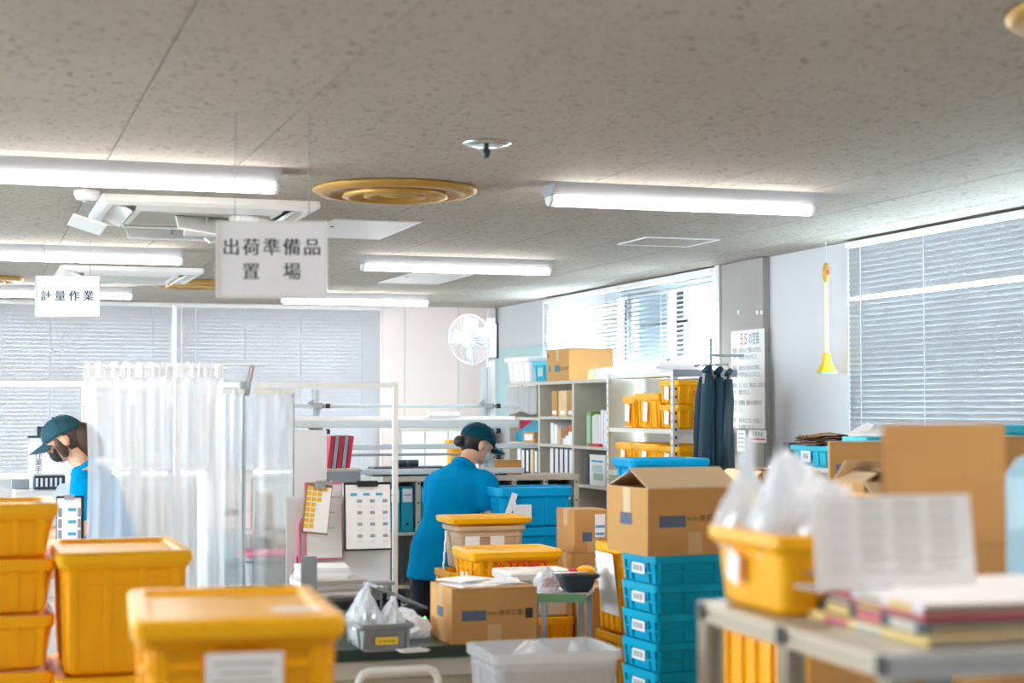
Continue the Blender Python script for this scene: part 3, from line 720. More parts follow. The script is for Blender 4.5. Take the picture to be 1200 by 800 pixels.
# grey bin with bags
p = at(421, 767, Z=.75); gw, gl, gh = .215, .30, .105
g0 = Vector((p.x+gw/2, p.y+gl/2+.01, .75))
t = thing('grey_bin', 'grey plastic bin with a yellow label on the green bench', 'bin', g0, 0)
tub(t, gw, gl, gh, 'grey_bin', .9, .014, .02, fx=(-.9, .9), fy=(-.6, .6), wd=.012, band=False)
card(t, .085, .028, 'label_yellow', (.0, -gl/2+.010, gh*.42), 'front', 'label_card', tilt=Matrix.Rotation(.10, 4, 'X'))
letter('管理部品', .017, 'print_black', t, (.0, -gl/2+.0085, gh*.42), 'front')
bag('plastic_bag', 'clear plastic bag of small parts heaped in the grey bin', (g0.x-.045, g0.y+.02, .765), .058, .10, .105, 2, 'bag_clear', stuff='dark_slate', flat=-.8)
bag('plastic_bag', 'white plastic bag standing at the right in the grey bin', (g0.x+.050, g0.y-.02, .765), .046, .08, .085, 5, 'bag', stuff='dark_slate', flat=-.8)
p = at(470, 742, Z=.75)
for k, (px, py, sx, sy, sz, sd, lb) in enumerate(((486, 748, .075, .09, .05, 11, 'white crumpled plastic bag between the grey bin and cardboard box'), (474, 742, .06, .06, .055, 13, 'pale crumpled plastic bag leaning behind the grey bin'))):
    p = at(px, py, Z=.75); bag('plastic_bag', lb, (p.x, p.y+.05, .751), sx, sy, sz, sd, 'bag', knot=False)
p = at(487, 765, Z=.75)
paper_stack('envelopes', 'flat white envelopes on the green bench in front of the crumpled bag', (p.x, p.y+.035, .7502), .10, .05, 3, .004, 5, .1)
p = at(482, 714, Z=.75)
# ---- dark bench behind with in-trays
p = at(345, 700, Z=.85)
T2x0, T2y0 = p.x, by0+.72
T2x1 = at(470, 680, Y=T2y0).x
bench2 = table('side_bench', 'dark side bench behind the green bench, carrying paper stacks', T2x0-.25, T2x1, T2y0, T2y0+.72, .85, .035, 'black', 'steel_grey')
p = at(392, 690, Y=T2y0+.12)
paper_stack('paper_stack', 'stack of white paper folders on the dark side bench', (p.x, T2y0+.24, .8505), .27, .30, 6, .013, 8, .05, ('card_white', 'paper', 'steel_beige'))
paper_stack('paper_stack', 'loose white documents on top of the paper folder stack', (p.x-.03, T2y0+.27, .8505+6*.013), .22, .24, 4, .012, 9, -.1, ('paper', 'paper', 'sign_white'))
p = at(363, 690, Y=T2y0+.03)
t = thing('bookend', 'grey upright divider plate in front of the paper stack', 'divider', (p.x, T2y0+.05, .8505))
MB().box(-.034, .034, -.004, .0, 0, .185).build('plate', 'steel_grey', t, bevel=.012)
MB().box(-.034, .034, .0005, .03, 0, .003).build('foot', 'steel_grey', t)
# tilted dark device with a green lamp, on the green bench
p = at(468, 712, Y=by0+.60)
t = thing('label_scale', 'black scale with a green indicator and a raised grey plate', 'scale', (p.x, by0+.64, .751), .1)
MB().box(-.12, .11, -.10, .10, 0, .075).build('case', 'black_gloss', t, bevel=.01)
MB().cyl((.085, -.1015, .038), (.085, -.099, .038), .005, n=10).build('indicator', 'led_green', t)
MB(T(.0, .0, .12) @ Matrix.Rotation(.42, 4, 'Y')).box(-.13, .11, -.09, .09, -.006, .006).build('plate', 'steel_grey', t, bevel=.003)
MB().cyl((-.06, 0, .075), (-.06, 0, .135), .014, n=10).build('stem', 'black', t)
MB().box(-.05, .03, -.108, -.1005, .02, .055).build('panel', 'dark_slate', t)
# push cart at the bottom with the clear bin
p = at(560, 756, d=5.25)
cw, cl, ch = .43, .32, .26
loc = corner(578, 768, 5.2, cw, cl, ch)
loc.z = round(loc.z, 3)
cartx, carty = loc.x-.12, loc.y+.02
t = thing('push_cart', 'two-tier push cart with a white tube handle under the clear bin', 'cart', (cartx, carty, 0))
for z, nm in ((loc.z, 'deck'), (.22, 'deck')): MB().box(-.36, .36, -.23, .23, z-.03, z-.0005).build(nm, 'steel_white', t, bevel=.008)
for sx in (-1, 1):
    for sy in (-1, 1):
        MB().cyl((sx*.34, sy*.21, .10), (sx*.34, sy*.21, loc.z-.031), .014, n=10).build('post', 'chrome', t)
        MB().cyl((sx*.34-.014, sy*.21, .05), (sx*.34+.014, sy*.21, .05), .05, n=16).build('wheel', 'black', t)
zz = at(470, 787, d=5.0).z; hx0 = at(420, 790, Y=carty-.25).x-cartx; hx1 = at(513, 790, Y=carty-.25).x-cartx
MB().tube([(hx0, -.235, loc.z-.015), (hx0, -.25, zz-.03), (hx0+.012, -.25, zz-.008), (hx0+.035, -.25, zz), (hx1-.035, -.25, zz), (hx1-.012, -.25, zz-.008), (hx1, -.25, zz-.03), (hx1, -.235, loc.z-.015)], .011, 10).build('handle', 'white_plastic', t, smooth=True)
t = thing('clear_bin', 'clear plastic bin full of white packaging at the bottom middle', 'bin', loc)
tub(t, cw, cl, ch, 'clear_bin', .9, .03, .03, out=.004)
bag('plastic_bag', 'white packaging bag filling the clear bin', (loc.x-.02, loc.y, loc.z+.0125), .155, .11, .125, 21, 'bag', knot=False, flat=-.85)
bag('plastic_bag', 'small clear bag hanging over the right of the clear bin', (loc.x+.12, loc.y, loc.z+.0125), .055, .085, .12, 23, 'bag_clear', knot=False, flat=-.9)
bag('plastic_bag', 'small white bag standing on the cart beside the tube handle', (at(527, 795, Y=loc.y-.05).x, loc.y-.06, loc.z), .035, .035, .07, 25, 'bag', knot=False, flat=-.9)

# ================================================================ middle right: stacked yellow bins, small green table, cartons
tw, tl, th_ = .435, .33, .335
loc = corner(553, 646, 7.75, tw, tl, th_)
zb = loc.z
n_under = 2; hb = zb/n_under
for k in range(n_under):
    yellow_box('yellow_container', ('lower', 'upper')[k]+' yellow container hidden under the one with red letters', (loc.x, loc.y, k*hb), tw, tl, hb, group='yellow containers in the middle')
t = yellow_box('yellow_container', 'yellow container with a red emblem and red letters on its side', loc, tw, tl, th_, group='yellow containers in the middle', fx=(-.84, -.62, .62, .84))
red_mark(t, .02, th_-.073, -tl/2-.003, .9)
card(t, .05, .10, 'paper', (-tw/2-.012, -.05, th_-.15), 'left', 'hanging_tag')
card(t, .03, .09, 'paper', (-tw/2-.014, -.13, th_-.14), 'left', 'hanging_tag')
# clear bin with yellow lid behind it
bw, bl, bh = .425, .30, .27
loc2 = corner(529, 607, 8.5, bw, bl, bh)
t = thing('yellow_bin', 'yellow open bin under the clear bin with the yellow lid', 'bin', (loc2.x, loc2.y, 0))
tub(t, bw+.02, bl+.02, loc2.z, 'yellow')
t = thing('lidded_clear_bin', 'clear bin with a broad yellow lid and white labels', 'bin', loc2)
tub(t, bw-.05, bl-.03, bh-.045, 'clear_bin_warm', .9, .02, .025, out=.003)
MB().shell([(bw-.10, bl-.08, .02, bh-.0445), (bw, bl, .03, bh-.03), (bw+.012, bl+.012, .03, bh-.006), (bw, bl, .03, bh), (bw-.05, bl-.05, .02, bh), (bw-.06, bl-.06, .02, bh-.012)]).build('lid', 'yellow_lid', t, bevel=.002)
MB().box(-bw/2+.06, bw/2-.06, -bl/2+.045, bl/2-.045, .013, .17).build('contents', 'cardboard_in', t)
for x in (-.10, .03): card(t, .075, .05, 'paper', (x, -bl/2+.012, bh*.56), 'front', 'label_card', tilt=Matrix.Rotation(.06, 4, 'X'))
for k in range(5): card(t, .03, .055, 'paper', (-bw/2+.018-.004*k+.0*k, .02, bh*.62-k*.052), 'left', 'tag_strip')
# white tub with lid in front (with yellow tub below)
sw_, sl_, sh_ = .30, .26, .20
loc3 = corner(598, 671, 7.42, sw_, sl_, sh_)
yellow_box('yellow_container', 'yellow container standing on the floor under the white lidded tub', (loc3.x+.01, loc3.y+.0, 0), .29, .26, loc3.z, lidded=False)
t = thing('white_tub', 'white lidded tub in front of the container with red letters', 'tub', loc3)
tub(t, sw_, sl_, sh_-.02, 'white_plastic', .93, .02, .025, fx=(), fy=(), out=.003)
lid(t, sw_+.004, sl_+.004, sh_-.0135, 'white_plastic')
# cartons behind
cz0 = corner(672, 598, 8.2, .20, .26, .205)
c2 = carton('cardboard_box', 'upper small carton with a white label beside the blue tubs', cz0, .19, .26, .205, marks=False)
c3 = carton('cardboard_box', 'lower small carton with a white label beside the blue tubs', (cz0.x-.005, cz0.y-.01, cz0.z-.206), .195, .26, .205, marks=False)
for c_ in (c2, c3):
    MB().box(-.055, -.005, -.1312, -.1306, .055, .10).build('printed_logo', 'print_blue', c_)
    MB().box(.01, .062, -.1312, -.1306, .075, .185).build('white_label', 'paper', c_)
    for z in (.12, .085): MB().box(.012, .06, -.1318, -.1313, z, z+.012).build('blue_line', 'ink_blue', c_)
crate_b = carton('cardboard_box', 'plain carton on the floor under the two small cartons', (cz0.x, cz0.y-.0, 0), .30, .30, cz0.z-.2062, marks=False)
# small green-edged table with tray
p = at(640, 697, d=6.85); tz = p.z
gt_w, gt_l = .23, .26
gx0, gy0 = p.x, p.y
t = thing('small_table', 'small stand with a mint green edged top', 'stand', (gx0+gt_w/2, gy0+gt_l/2, 0), -.5)
MB().box(-gt_w/2, gt_w/2, -gt_l/2, gt_l/2, tz-.012, tz).build('table_top', 'sign_white', t)
MB().box(-gt_w/2-.004, gt_w/2+.004, -gt_l/2-.008, -gt_l/2-.0005, tz-.032, tz+.003).build('edge_strip', 'mint', t)
MB().box(-gt_w/2-.008, -gt_w/2-.0005, -gt_l/2-.008, gt_l/2, tz-.032, tz+.003).build('edge_strip', 'mint', t)
for sx in (-1, 1):
    for sy in (-1, 1): MB().cbox(sx*(gt_w/2-.02), sy*(gt_l/2-.02), 0, .022, .022, tz-.0125).build('leg', 'steel_grey', t)
p = at(690, 694, d=7.05)
t = thing('tray', 'dark slate tray of small parts on the mint green stand', 'tray', (gx0+.165, gy0+.10, tz+.0005), -.12)
tub(t, .165, .17, .075, 'dark_slate', .8, .012, .015, fx=(-.6, 0, .6), fy=(-.6, 0, .6), wd=.006, band=False, out=.003)
MB().ell((.04, 0, .075), .045, .04, .03).build('yellow_cap', 'yellow_lid', t, smooth=True); MB().ell((-.02, -.02, .078), .022, .02, .02).build('red_cap', 'red', t, smooth=True)
MB(T(-.02, 0, .079) @ RZ(.2)).box(-.09, .05, -.06, -.02, 0, .003).build('paper_slip', 'paper', t)
bag('plastic_bag', 'small clear bag with a red tag left of the slate tray', (gx0+.045, gy0+.13, tz+.0005), .045, .05, .055, 31, 'bag_clear', knot=False, stuff='red')
carton('cardboard_box', 'carton with a white label standing left behind the mint green stand', (loc3.x+.225, gy0+.56, 0), .13, .20, at(650, 692, Y=gy0+.42).z, marks=False)
carton('cardboard_box', 'plain carton seen between the legs of the mint green stand', (loc3.x+.42, gy0+.56, 0), .24, .24, at(690, 722, Y=gy0+.45).z, marks=False)

# ================================================================ big blue tubs beside the worker
bw, bl, bh = .43, .34, .215
p = at(585, 572, d=9.25)
bx, by, bz = p.x+bw/2, p.y+bl/2, p.z
st = table('stand', 'low stand under the large blue tubs beside the worker', bx-.24, bx+.24, by-.19, by+.19, bz-2*bh, .03, 'steel_grey', 'steel_grey')
for k in range(2):
    t = thing('blue_tub', ('lower', 'upper')[k]+' large bright blue tub beside the worker in the blue shirt', 'tub', (bx, by, bz-(2-k)*bh), 0, 'large blue tubs')
    tub(t, bw, bl, bh, 'bin_blue', .93, .045, .03, fx=(-.6, .3, .8), fy=(-.5, .5), wd=.016, band=False)
MB().box(-bw/2+.02, bw/2-.02, -bl/2+.02, bl/2-.02, bh-.035, bh-.012).build('contents', 'cyan', t)
MB(T(-bw/2+.06, -bl/2-.008, bh*.52) @ Matrix.Rotation(.35, 4, 'Y')).box(-.016, .016, -.004, .004, -.10, .08).build('ribbon_tag', 'paper', t)
MB(T(-bw/2+.09, -bl/2-.010, bh*.42) @ Matrix.Rotation(-.3, 4, 'Y')).box(-.014, .014, -.004, .004, -.09, .07).build('ribbon_tag', 'paper', t)
card(t, .085, .07, 'paper', (-bw/2+.14, -bl/2-.006, bh*.42), 'front', 'label_card')
p = at(572, 606, d=10.5)
t = thing('blue_tub', 'low blue tub half hidden behind the yellow lid', 'tub', (p.x+.10, p.y+.15, 0), 0, 'large blue tubs'); tub(t, .30, .26, p.z, 'bin_blue', .93, .03, .03, fx=(-.6, .6), fy=(-.5, .5), band=False)

# ================================================================ stack of shallow blue crates with an open carton on top
cw, cl, chh = .37, .28, .1025
rz = .0
p = at(768, 640, d=6.0)                 # near-left corner of the stack top
rzc = .08
o = RZ(rzc) @ Vector((cw/2, cl/2, 0)); sx0, sy0, sz0 = p.x+o.x, p.y+o.y, p.z-.035
n = 5; tz = sz0-n*chh
crate_table = table('stand', 'low stand under the stack of shallow blue crates', sx0-.28, sx0+.28, sy0-.24, sy0+.24, tz, .03, 'steel_grey', 'steel_grey')
def crate(label, loc, rz, w=cw, l=cl, h=chh, material='crate_blue', group='shallow blue crates', cardm='card_white'):
    t = thing('blue_crate', label, 'crate', loc, rz, group)
    mb = MB(); r = .018; wb, lb = (w-.02)*.95, (l-.02)*.95
    mb.shell([(wb, lb, r, 0), (w-.02, l-.02, r, h-.030), (w, l, r, h-.028), (w, l, r, h), (w-.018, l-.018, r*.7, h), (wb-.012, lb-.012, r*.7, .006)])
    mb.shell([(w-.021, l-.021, r, h*.34), (w-.008, l-.008, r, h*.36), (w-.008, l-.008, r, h*.42), (w-.021, l-.021, r, h*.44)])
    ribs(mb, w-.02, l-.02, wb, lb, .004, h-.026, (-.92, -.35, .35, .92), (-.9, -.52, .52, .9), .012, .008)
    mb.build('body', material, t)
    card(t, l*.36, h*.36, cardm, (-w/2+.0005, -l*.02, h*.50), 'left', 'label_card')
    for k in range(3): card(t, l*.07, h*.2, 'ink_grey', (-w/2-.0008, -l*.10+k*l*.09, h*.50), 'left', 'printed_mark', t=.0004)
    return t
for k in range(n): crate(('lowest', 'second lowest', 'middle', 'second highest', 'topmost')[k]+' shallow blue crate of the stack under the open carton', (sx0, sy0, tz+k*chh), rzc)
bw_, bl_, bh_ = .375, .33, .265
p = at(764, 641, d=5.95)
o = RZ(rzc) @ Vector((bw_/2, bl_/2, 0))
obox = carton('open_carton', 'half open cardboard box on top of the blue crates', (p.x+o.x, sy0+.02, sz0+.0005), bw_, bl_, bh_-.03, rzc, 'peaked')
# yellow tubs with white sheets behind the crates (narrow strip seen left of them)
p = at(706, 640, d=6.9)
zt = p.z
for k in range(3):
    t = yellow_box('yellow_container', ('lowest', 'middle', 'topmost')[k]+' yellow container of the stack behind the blue crates', (p.x+.25, p.y+.15, k*zt/3), .36, .28, zt/3, lidded=False, group='yellow containers behind the crates')
    card(t, .20, zt/3*.7, 'paper', (-.18, -.02, zt/6+.02), 'left', 'hanging_sheet', tilt=Matrix.Rotation(-.12, 4, 'Y'))
# cyan lid box behind the open carton
p = at(742, 538, d=8.6)
t = thing('blue_tub', 'bright blue tub with a flat lid behind the open carton', 'tub', (p.x+.21, p.y+.15, p.z-.30), 0, 'large blue tubs')
tub(t, .42, .30, .29, 'bin_blue', .93, .03, .03, fx=(-.6, 0, .6), fy=(-.5, .5), band=False); lid(t, .42, .30, .2885, 'bin_blue')
table('stand', 'stand under the lidded blue tub behind the open carton', p.x-.04, p.x+.50, p.y-.05, p.y+.40, p.z-.30, .03, 'steel_grey', 'steel_grey')

# ================================================================ right foreground: aluminium frame table
def profile(mb, p0, p1, s=.04, up=Vector((0, 0, 1))):
    """square slotted aluminium profile from p0 to p1"""
    p0, p1 = Vector(p0), Vector(p1); a = (p1-p0).normalized()
    u = a.cross(up) if abs(a.dot(up)) < .9 else Vector((1, 0, 0)); u.normalize(); v = u.cross(a)
    h_ = s/2; g = s*.11; dp = s*.16; pts = []
    for k in range(4):
        c, s_ = math.cos(k*PI/2), math.sin(k*PI/2)
        for x, y in ((h_, -h_), (h_, -g), (h_-dp, -g), (h_-dp, g), (h_, g)): pts.append((x*c-y*s_, x*s_+y*c))
    mb.rings([[p+u*x+v*y for x, y in pts] for p in (p0, p1)]); return mb
near = at(1042, 768, d=2.45); far = at(818, 703, d=3.15)
ztop = (near.z+far.z)/2
near = at(1042, 768, Z=ztop); far = at(818, 703, Z=ztop)
ang = math.atan2(far.x-near.x, far.y-near.y)       # run of the left side
ln = (Vector((far.x, far.y))-Vector((near.x, near.y))).length
F = thing('aluminium_frame_table', 'slotted aluminium frame table at the right foreground', 'table', (near.x, near.y, 0), -ang)
s = .036; Wt = 1.1; zc = ztop-s/2
profile(MB(), (s/2, s, zc), (s/2, ln-s, zc), s).build('side_rail', 'alu_warm', F)
profile(MB(), (0, s/2, zc), (Wt, s/2, zc), s).build('front_rail', 'alu', F)
profile(MB(), (0, ln-s/2, zc), (Wt, ln-s/2, zc), s).build('rear_rail', 'alu_warm', F)
profile(MB(), (Wt-s/2, s, zc), (Wt-s/2, ln-s, zc), s).build('side_rail', 'alu_warm', F)
profile(MB(), (s, ln*.5, zc), (Wt-s, ln*.5, zc), s).build('cross_rail', 'alu_warm', F)
for x, y in ((s/2, s/2), (s/2, ln*.5), (s/2, ln-s/2), (Wt-s/2, s/2), (Wt-s/2, ln-s/2)):
    profile(MB(), (x, y, 0), (x, y, zc-s/2-.0005), s).build('leg', 'alu_warm', F)
for y in (s/2, ln*.5, ln-s/2): MB().box(-.006, -.0005, y-s*.42, y+s*.42, zc-s*.42, zc+s*.42).build('end_cap', 'black', F, bevel=.002)
MB().box(s+.001, Wt-s-.001, s+.001, ln-s-.001, zc+s/2-.012, zc+s/2-.0015).build('board', 'steel_beige', F)
profile(MB(), (s+.0, s/2, zc-.45), (Wt-s, s/2, zc-.45), s*.9).build('lower_rail', 'alu', F)
FM = F.matrix_basis if False else (T(near.x, near.y, 0) @ RZ(-ang))
def onF(x, y, z=0): v = FM @ Vector((x, y, ztop+z)); return v
# yellow box of bags on the frame table
yl = (at(905, 728, Z=ztop)); w2 = FM.inverted() @ yl
yw, yll, yh = .22, .33, .140
Yc = onF(w2.x+yw/2+.012, w2.y+yll/2, .0005)
t = thing('yellow_bin', 'yellow bin filled with clear plastic bags on the aluminium table', 'bin', Yc, -ang+.0)
tub(t, yw, yll, yh, 'yellow', .92, .022, .03, fx=(), fy=(), band=False)
card(t, .05, .055, 'paper', (-yw/2+.001, .03, yh*.52), 'left', 'label_card', tilt=Matrix.Rotation(.30, 4, 'X') @ Matrix.Rotation(-.06, 4, 'Y'))
card(t, .05, .045, 'green_label', (.06, -yll/2+.004, yh*.55), 'front', 'label_card')
bag('plastic_bag', 'large white plastic bag bulging out of the yellow bin at the right', (Yc.x-.005, Yc.y, ztop+.013), .072, .11, .13, 41, 'bag', rz=-ang, knot=False, flat=-.85, pinch=.1)
bag('plastic_bag', 'clear plastic bag standing tall at the left in the yellow bin', (Yc.x-.055, Yc.y+.09, ztop+.09), .045, .055, .125, 43, 'bag_clear', rz=-ang+.3, knot=True, flat=-.4, pinch=.6)
bag('plastic_bag', 'clear crumpled bag at the right on top of the yellow bin', (Yc.x+.045, Yc.y-.04, ztop+.115), .065, .085, .075, 45, 'bag_clear', rz=-ang, knot=False, flat=-.4, pinch=.4)
# stack of trays / folders with coloured edges
q = FM.inverted() @ at(1085, 760, Z=ztop)
sx_, sy_ = .085, .055
z = .0005
for k, (m_, hh_, dx, nm, lb) in enumerate((('cream_card', .014, 0, 'folder', 'cream and yellow edged folder at the bottom of the folder stack'), ('dark_slate', .018, .012, 'folder', 'dark green folder in the folder stack on the aluminium table'), ('dull_red', .008, .02, 'folder', 'red edged folder in the folder stack on the aluminium table'), ('card_white', .016, .03, 'folder', 'white folder at the top of the folder stack'))):
    t = thing(nm, lb, 'folder', onF(sx_+dx+.33, sy_+.20+dx, z), -ang-.02*k+.02, 'folders on the aluminium table')
    MB().box(-.33, .60, -.20, .20, 0, hh_).build('cover', m_, t, bevel=.002)
    MB().box(-.325, .595, -.202, -.2003, .002, hh_-.002).build('page_edge', 'beige_panel' if k != 2 else 'dull_red', t)
    for e in range(3): MB().box(-.3315, -.3303, -.17+e*.11, -.09+e*.11, .001, hh_-.001).build('edge_label', ('cream_card', 'steel_beige', 'dull_red')[(e+k) % 3], t)
    z += hh_+.0006
zst = z
# leaning printed sheet holder
p0 = at(958, 583, d=2.75); p1 = at(1139, 583, d=2.86); pb = at(958, 678, d=2.75)
dv = Vector((p1.x-p0.x, p1.y-p0.y, 0)); wd_ = dv.length; a_ = math.atan2(dv.y, dv.x)
t = thing('document_holder', 'white printed sheet standing upright on the folder stack', 'document', ((p0.x+p1.x)/2, (p0.y+p1.y)/2, ztop+zst), a_)
hh_ = p0.z-ztop-zst
MB().grid(lambda u, v: ((u-.5)*wd_, .012*math.sin(u*PI*1.3)+.05*(v-.0)*.35, v*hh_), 12, 6).build('sheet', 'paper', t, solid=.0025)
MB().box(-wd_/2, wd_/2, .01, .075, .0003, .006).build('foot', 'clear_sheet', t)
for r_ in range(5):
    for q_ in range(4):
        u0 = -wd_*.40+q_*wd_*.215; v0 = hh_*(.84-.165*r_)
        def gy(x, zz): return .012*math.sin((x/wd_+.5)*PI*1.3)+.0175*zz/hh_
        M_ = [(u0, gy(u0, v0)-.0022, v0), (u0+wd_*.15, gy(u0+wd_*.15, v0)-.0022, v0), (u0+wd_*.15, gy(u0+wd_*.15, v0+.02)-.0022, v0+.02), (u0, gy(u0, v0+.02)-.0022, v0+.02)]
        MB().add(M_, [(0, 1, 2, 3)]).build('printed_block', 'card_white' if q_ else 'sign_white', t)
# tall cardboard panel behind it
p0 = at(1037, 497, d=3.05); p1 = at(1178, 500, d=3.20)
dv = Vector((p1.x-p0.x, p1.y-p0.y, 0)); wd_ = dv.length; a_ = math.atan2(dv.y, dv.x)
p0b = at(1037, 690, d=3.05)
zb = ztop+.0005
t = thing('cardboard_sheet', 'large flattened cardboard panel standing upright at the right', 'panel', ((p0.x+p1.x)/2, (p0.y+p1.y)/2, zb), a_)
MB().box(-wd_/2, wd_/2, 0, .007, 0, p0.z-zb).build('panel', 'cardboard', t, bevel=.001)
MB().box(-wd_/2, wd_/2, .0075, .012, .01, p0.z-zb-.02).build('rear_layer', 'cardboard_dark', t)
MB().box(-wd_/2-.001, wd_/2+.001, -.0005, -.0002, .098, .101).build('crease', 'cardboard_dark', t)
# clear film and things at the right edge
t = thing('film_roll', 'pale blue plastic film bag at the right edge behind the panel', 'bag', at(1236, 690, d=3.35), a_)
t.location.z = ztop+.0005
mb = MB(); mb.shell([(.19, .08, .03, 0), (.20, .10, .03, .02), (.205, .105, .03, .12), (.20, .10, .03, .22), (.17, .05, .02, .255), (.15, .012, .005, .262)])
mb.v = [v+Vector((.006*noise.noise(v*30), .006*noise.noise(v*30+Vector((5, 0, 0))), 0)) for v in mb.v]; mb.build('film', 'blue_film', t)
p = at(1203, 694, d=3.0)
t = thing('teal_box', 'small teal box at the right edge on the aluminium table', 'box', (p.x+.03, p.y+.04, ztop+.0005), a_); tub(t, .085, .07, .045, 'crate_blue', .94, .008, .006, fx=(), fy=(), band=False)
p = at(962, 690, d=2.9)
bag('plastic_bag', 'flat clear plastic bag lying under the upright sheet', (p.x+.10, p.y+.03, ztop+zst), .14, .06, .022, 63, 'bag_clear', rz=a_, knot=False)
bag('plastic_bag', 'clear bag leaning between the yellow bin and the upright sheet', (at(925, 600, d=2.98).x, at(925, 600, d=2.98).y, ztop+.02), .05, .04, .13, 65, 'bag_clear', rz=a_, knot=False, flat=-.85)
# cartons and yellow post visible under the table
p = at(897, 800, d=4.3)
yellow_box('yellow_container', 'yellow container under the aluminium table, seen between its legs', (p.x+.12, p.y+.25, 0), .12, .36, p.z+.12, lidded=False)

# ================================================================ cabinets and rack along the right wall
CX0, CX1 = 4.35, 4.775
def shelf_unit(name, label, y0, y1, ztop, shelves, material='steel_beige', back=True):
    t = thing(name, label, 'cabinet', ((CX0+CX1)/2, (y0+y1)/2, 0), 0, 'open steel cabinets'); w, l = CX1-CX0, y1-y0
    for s_ in (-1, 1): MB().box(-w/2, w/2, s_*l/2-(.0 if s_ < 0 else .022), s_*l/2+(.022 if s_ < 0 else 0), 0, ztop-.0255).build('side_panel', material, t)
    MB().box(-w/2, w/2, -l/2, l/2, ztop-.025, ztop).build('top_panel', material, t)
    MB().box(w/2-.008, w/2, -l/2+.0225, l/2-.0225, .06, ztop-.0255).build('back_panel', material, t)
    for z in shelves: MB().box(-w/2+.004, w/2-.0085, -l/2+.0225, l/2-.0225, z-.022, z).build('shelf', material, t)
    MB().box(-w/2, -w/2+.01, -l/2+.0225, l/2-.0225, 0, .06).build('plinth', material, t)
    return t
cy = [11.31, 12.11, 12.91, 13.71]
ZT = 1.86; ZA, ZB, ZC = 1.585, 1.37, 1.085
shelf_unit('steel_cabinet', 'open steel cabinet with white files, nearest the steel rack', cy[0], cy[1]-.002, ZT, (ZB, ZC, .76, .43, .08))
shelf_unit('steel_cabinet', 'open steel cabinet with brown file boxes, the middle one of three', cy[1], cy[2]-.002, ZT, (ZA, ZB, ZC, .76, .43, .08))
shelf_unit('steel_cabinet', 'open steel cabinet with a white cloth at the top, nearest the corner', cy[2], cy[3], ZT, (ZA-.01, ZB, ZC, .76, .43, .08))
def ypix(px, X=CX0+.03): return at(px, 470, X=X).y
def spine(name, label, cat, px0, px1, z, h, material, dp=.24, x0=CX0+.03, group=None, lab=None, labmat='card_white', gap=.002):
    """book / binder standing on a shelf with its spine to the room, between two pixel columns"""
    ya, yb = ypix(px1, x0)+gap, ypix(px0, x0)-gap
    t = thing(name, label, cat, (x0, (ya+yb)/2, z+.0005), 0, group); w = yb-ya
    MB().box(0, dp, -w/2, w/2, 0, h).build('body', material, t, bevel=min(.004, w*.1))
    if lab: MB().box(-.0012, -.0002, -w*.36, w*.36, h*lab[0], h*lab[1]).build('spine_label', labmat, t)
    return t
# middle cabinet: brown file boxes
for k, (a, b_, m_) in enumerate(((646, 653.5, 'cardboard'), (654, 664.5, 'cardboard_in'), (665, 672, 'cardboard'))):
    t = spine('file_box', 'brown file box on the upper shelf of the middle cabinet, %s' % ('left', 'centre and widest', 'right')[k], 'file box', a, b_, ZA, .20, m_, group='brown file boxes', gap=.008)
    MB().box(-.0012, -.0002, -.05, .05, .015, .045).build('white_tag', 'paper', t)
for k, (a, b_, m_, h_) in enumerate(((645, 648.5, 'card_white', .165), (649, 652.5, 'paper', .15), (653, 657.0, 'cardboard_in', .12))):
    spine('file', ('white file at the left of the second shelf', 'thin white file on the second shelf beside the orange box', 'cream file on the second shelf under the orange box')[k], 'file', a, b_, ZB, h_, m_)
ya, yb = ypix(672), ypix(657.5)
t = thing('box', 'shallow orange box lid lying high on the second shelf of the middle cabinet', 'box', (CX0+.10, (ya+yb)/2, ZB+.0005), 0)
MB().box(0, .22, -(yb-ya)/2, (yb-ya)/2, .0, .085).build('lower_box', 'cardboard', t); MB().box(-.005, .225, -(yb-ya)/2, (yb-ya)/2, .086, .15).build('orange_lid', 'orange', t)
for k, (a, b_, h_) in enumerate(((659, 662, .05), (662.2, 665.5, .07), (665.7, 672, .10))):
    spine('paper_box', 'small white carton in front of the orange box, %s' % ('lowest and left', 'middle', 'tallest and right')[k], 'box', a, b_, ZB, h_, 'paper', .065, CX0+.02, group='small white cartons')
for k in range(5):
    a = 644.0+k*5.6
    spine('binder', 'white binder with a navy edge in the middle cabinet, %s from the left' % ('first', 'second', 'third', 'fourth', 'fifth')[k], 'binder', a, a+5.2, ZC, .255, 'binder_navy', group='white binders in the middle cabinet', lab=(.16, .98), gap=.003)
# far cabinet
t = thing('white_cloth', 'white cloth hanging across the top of the corner cabinet', 'cloth', (CX0-.012, (cy[2]+cy[3])/2, ZT-.03), 0)
MB().grid(lambda u, v: (.008*math.sin(u*38)+.004*math.sin(u*61+1), (u-.5)*.74, -v*.22-.012*math.sin(u*9)), 50, 6).build('cloth', 'sheer', t, solid=.002)
MB().cyl((0, -.37, .0), (0, .37, .0), .006, n=8).build('rod', 'steel_white', t)
def tri(name, label, cat, px0, px1, z, h, material, flip, x):
    ya, yb = ypix(px1, x), ypix(px0, x); t = thing(name, label, cat, (x, (ya+yb)/2, z+.0005)); w = yb-ya
    poly = [(-w/2, 0), (w/2, 0), (w/2, h), (-w/2, h)] if not flip else [(w/2, 0), (-w/2, 0), (-w/2, h), (-w/2+.02, h), (w/2, h*.35)]
    MB().prism(poly, 0, .012, 'x').build('cover', material, t); MB().prism([(a*.96, b_*.98+.001) for a, b_ in poly], .0125, .02, 'x').build('pages', 'paper', t); return t
tri('folder', 'crimson folder behind the teal one in the corner cabinet', 'folder', 605, 628, ZB, .20, 'magenta', False, CX0+.10)
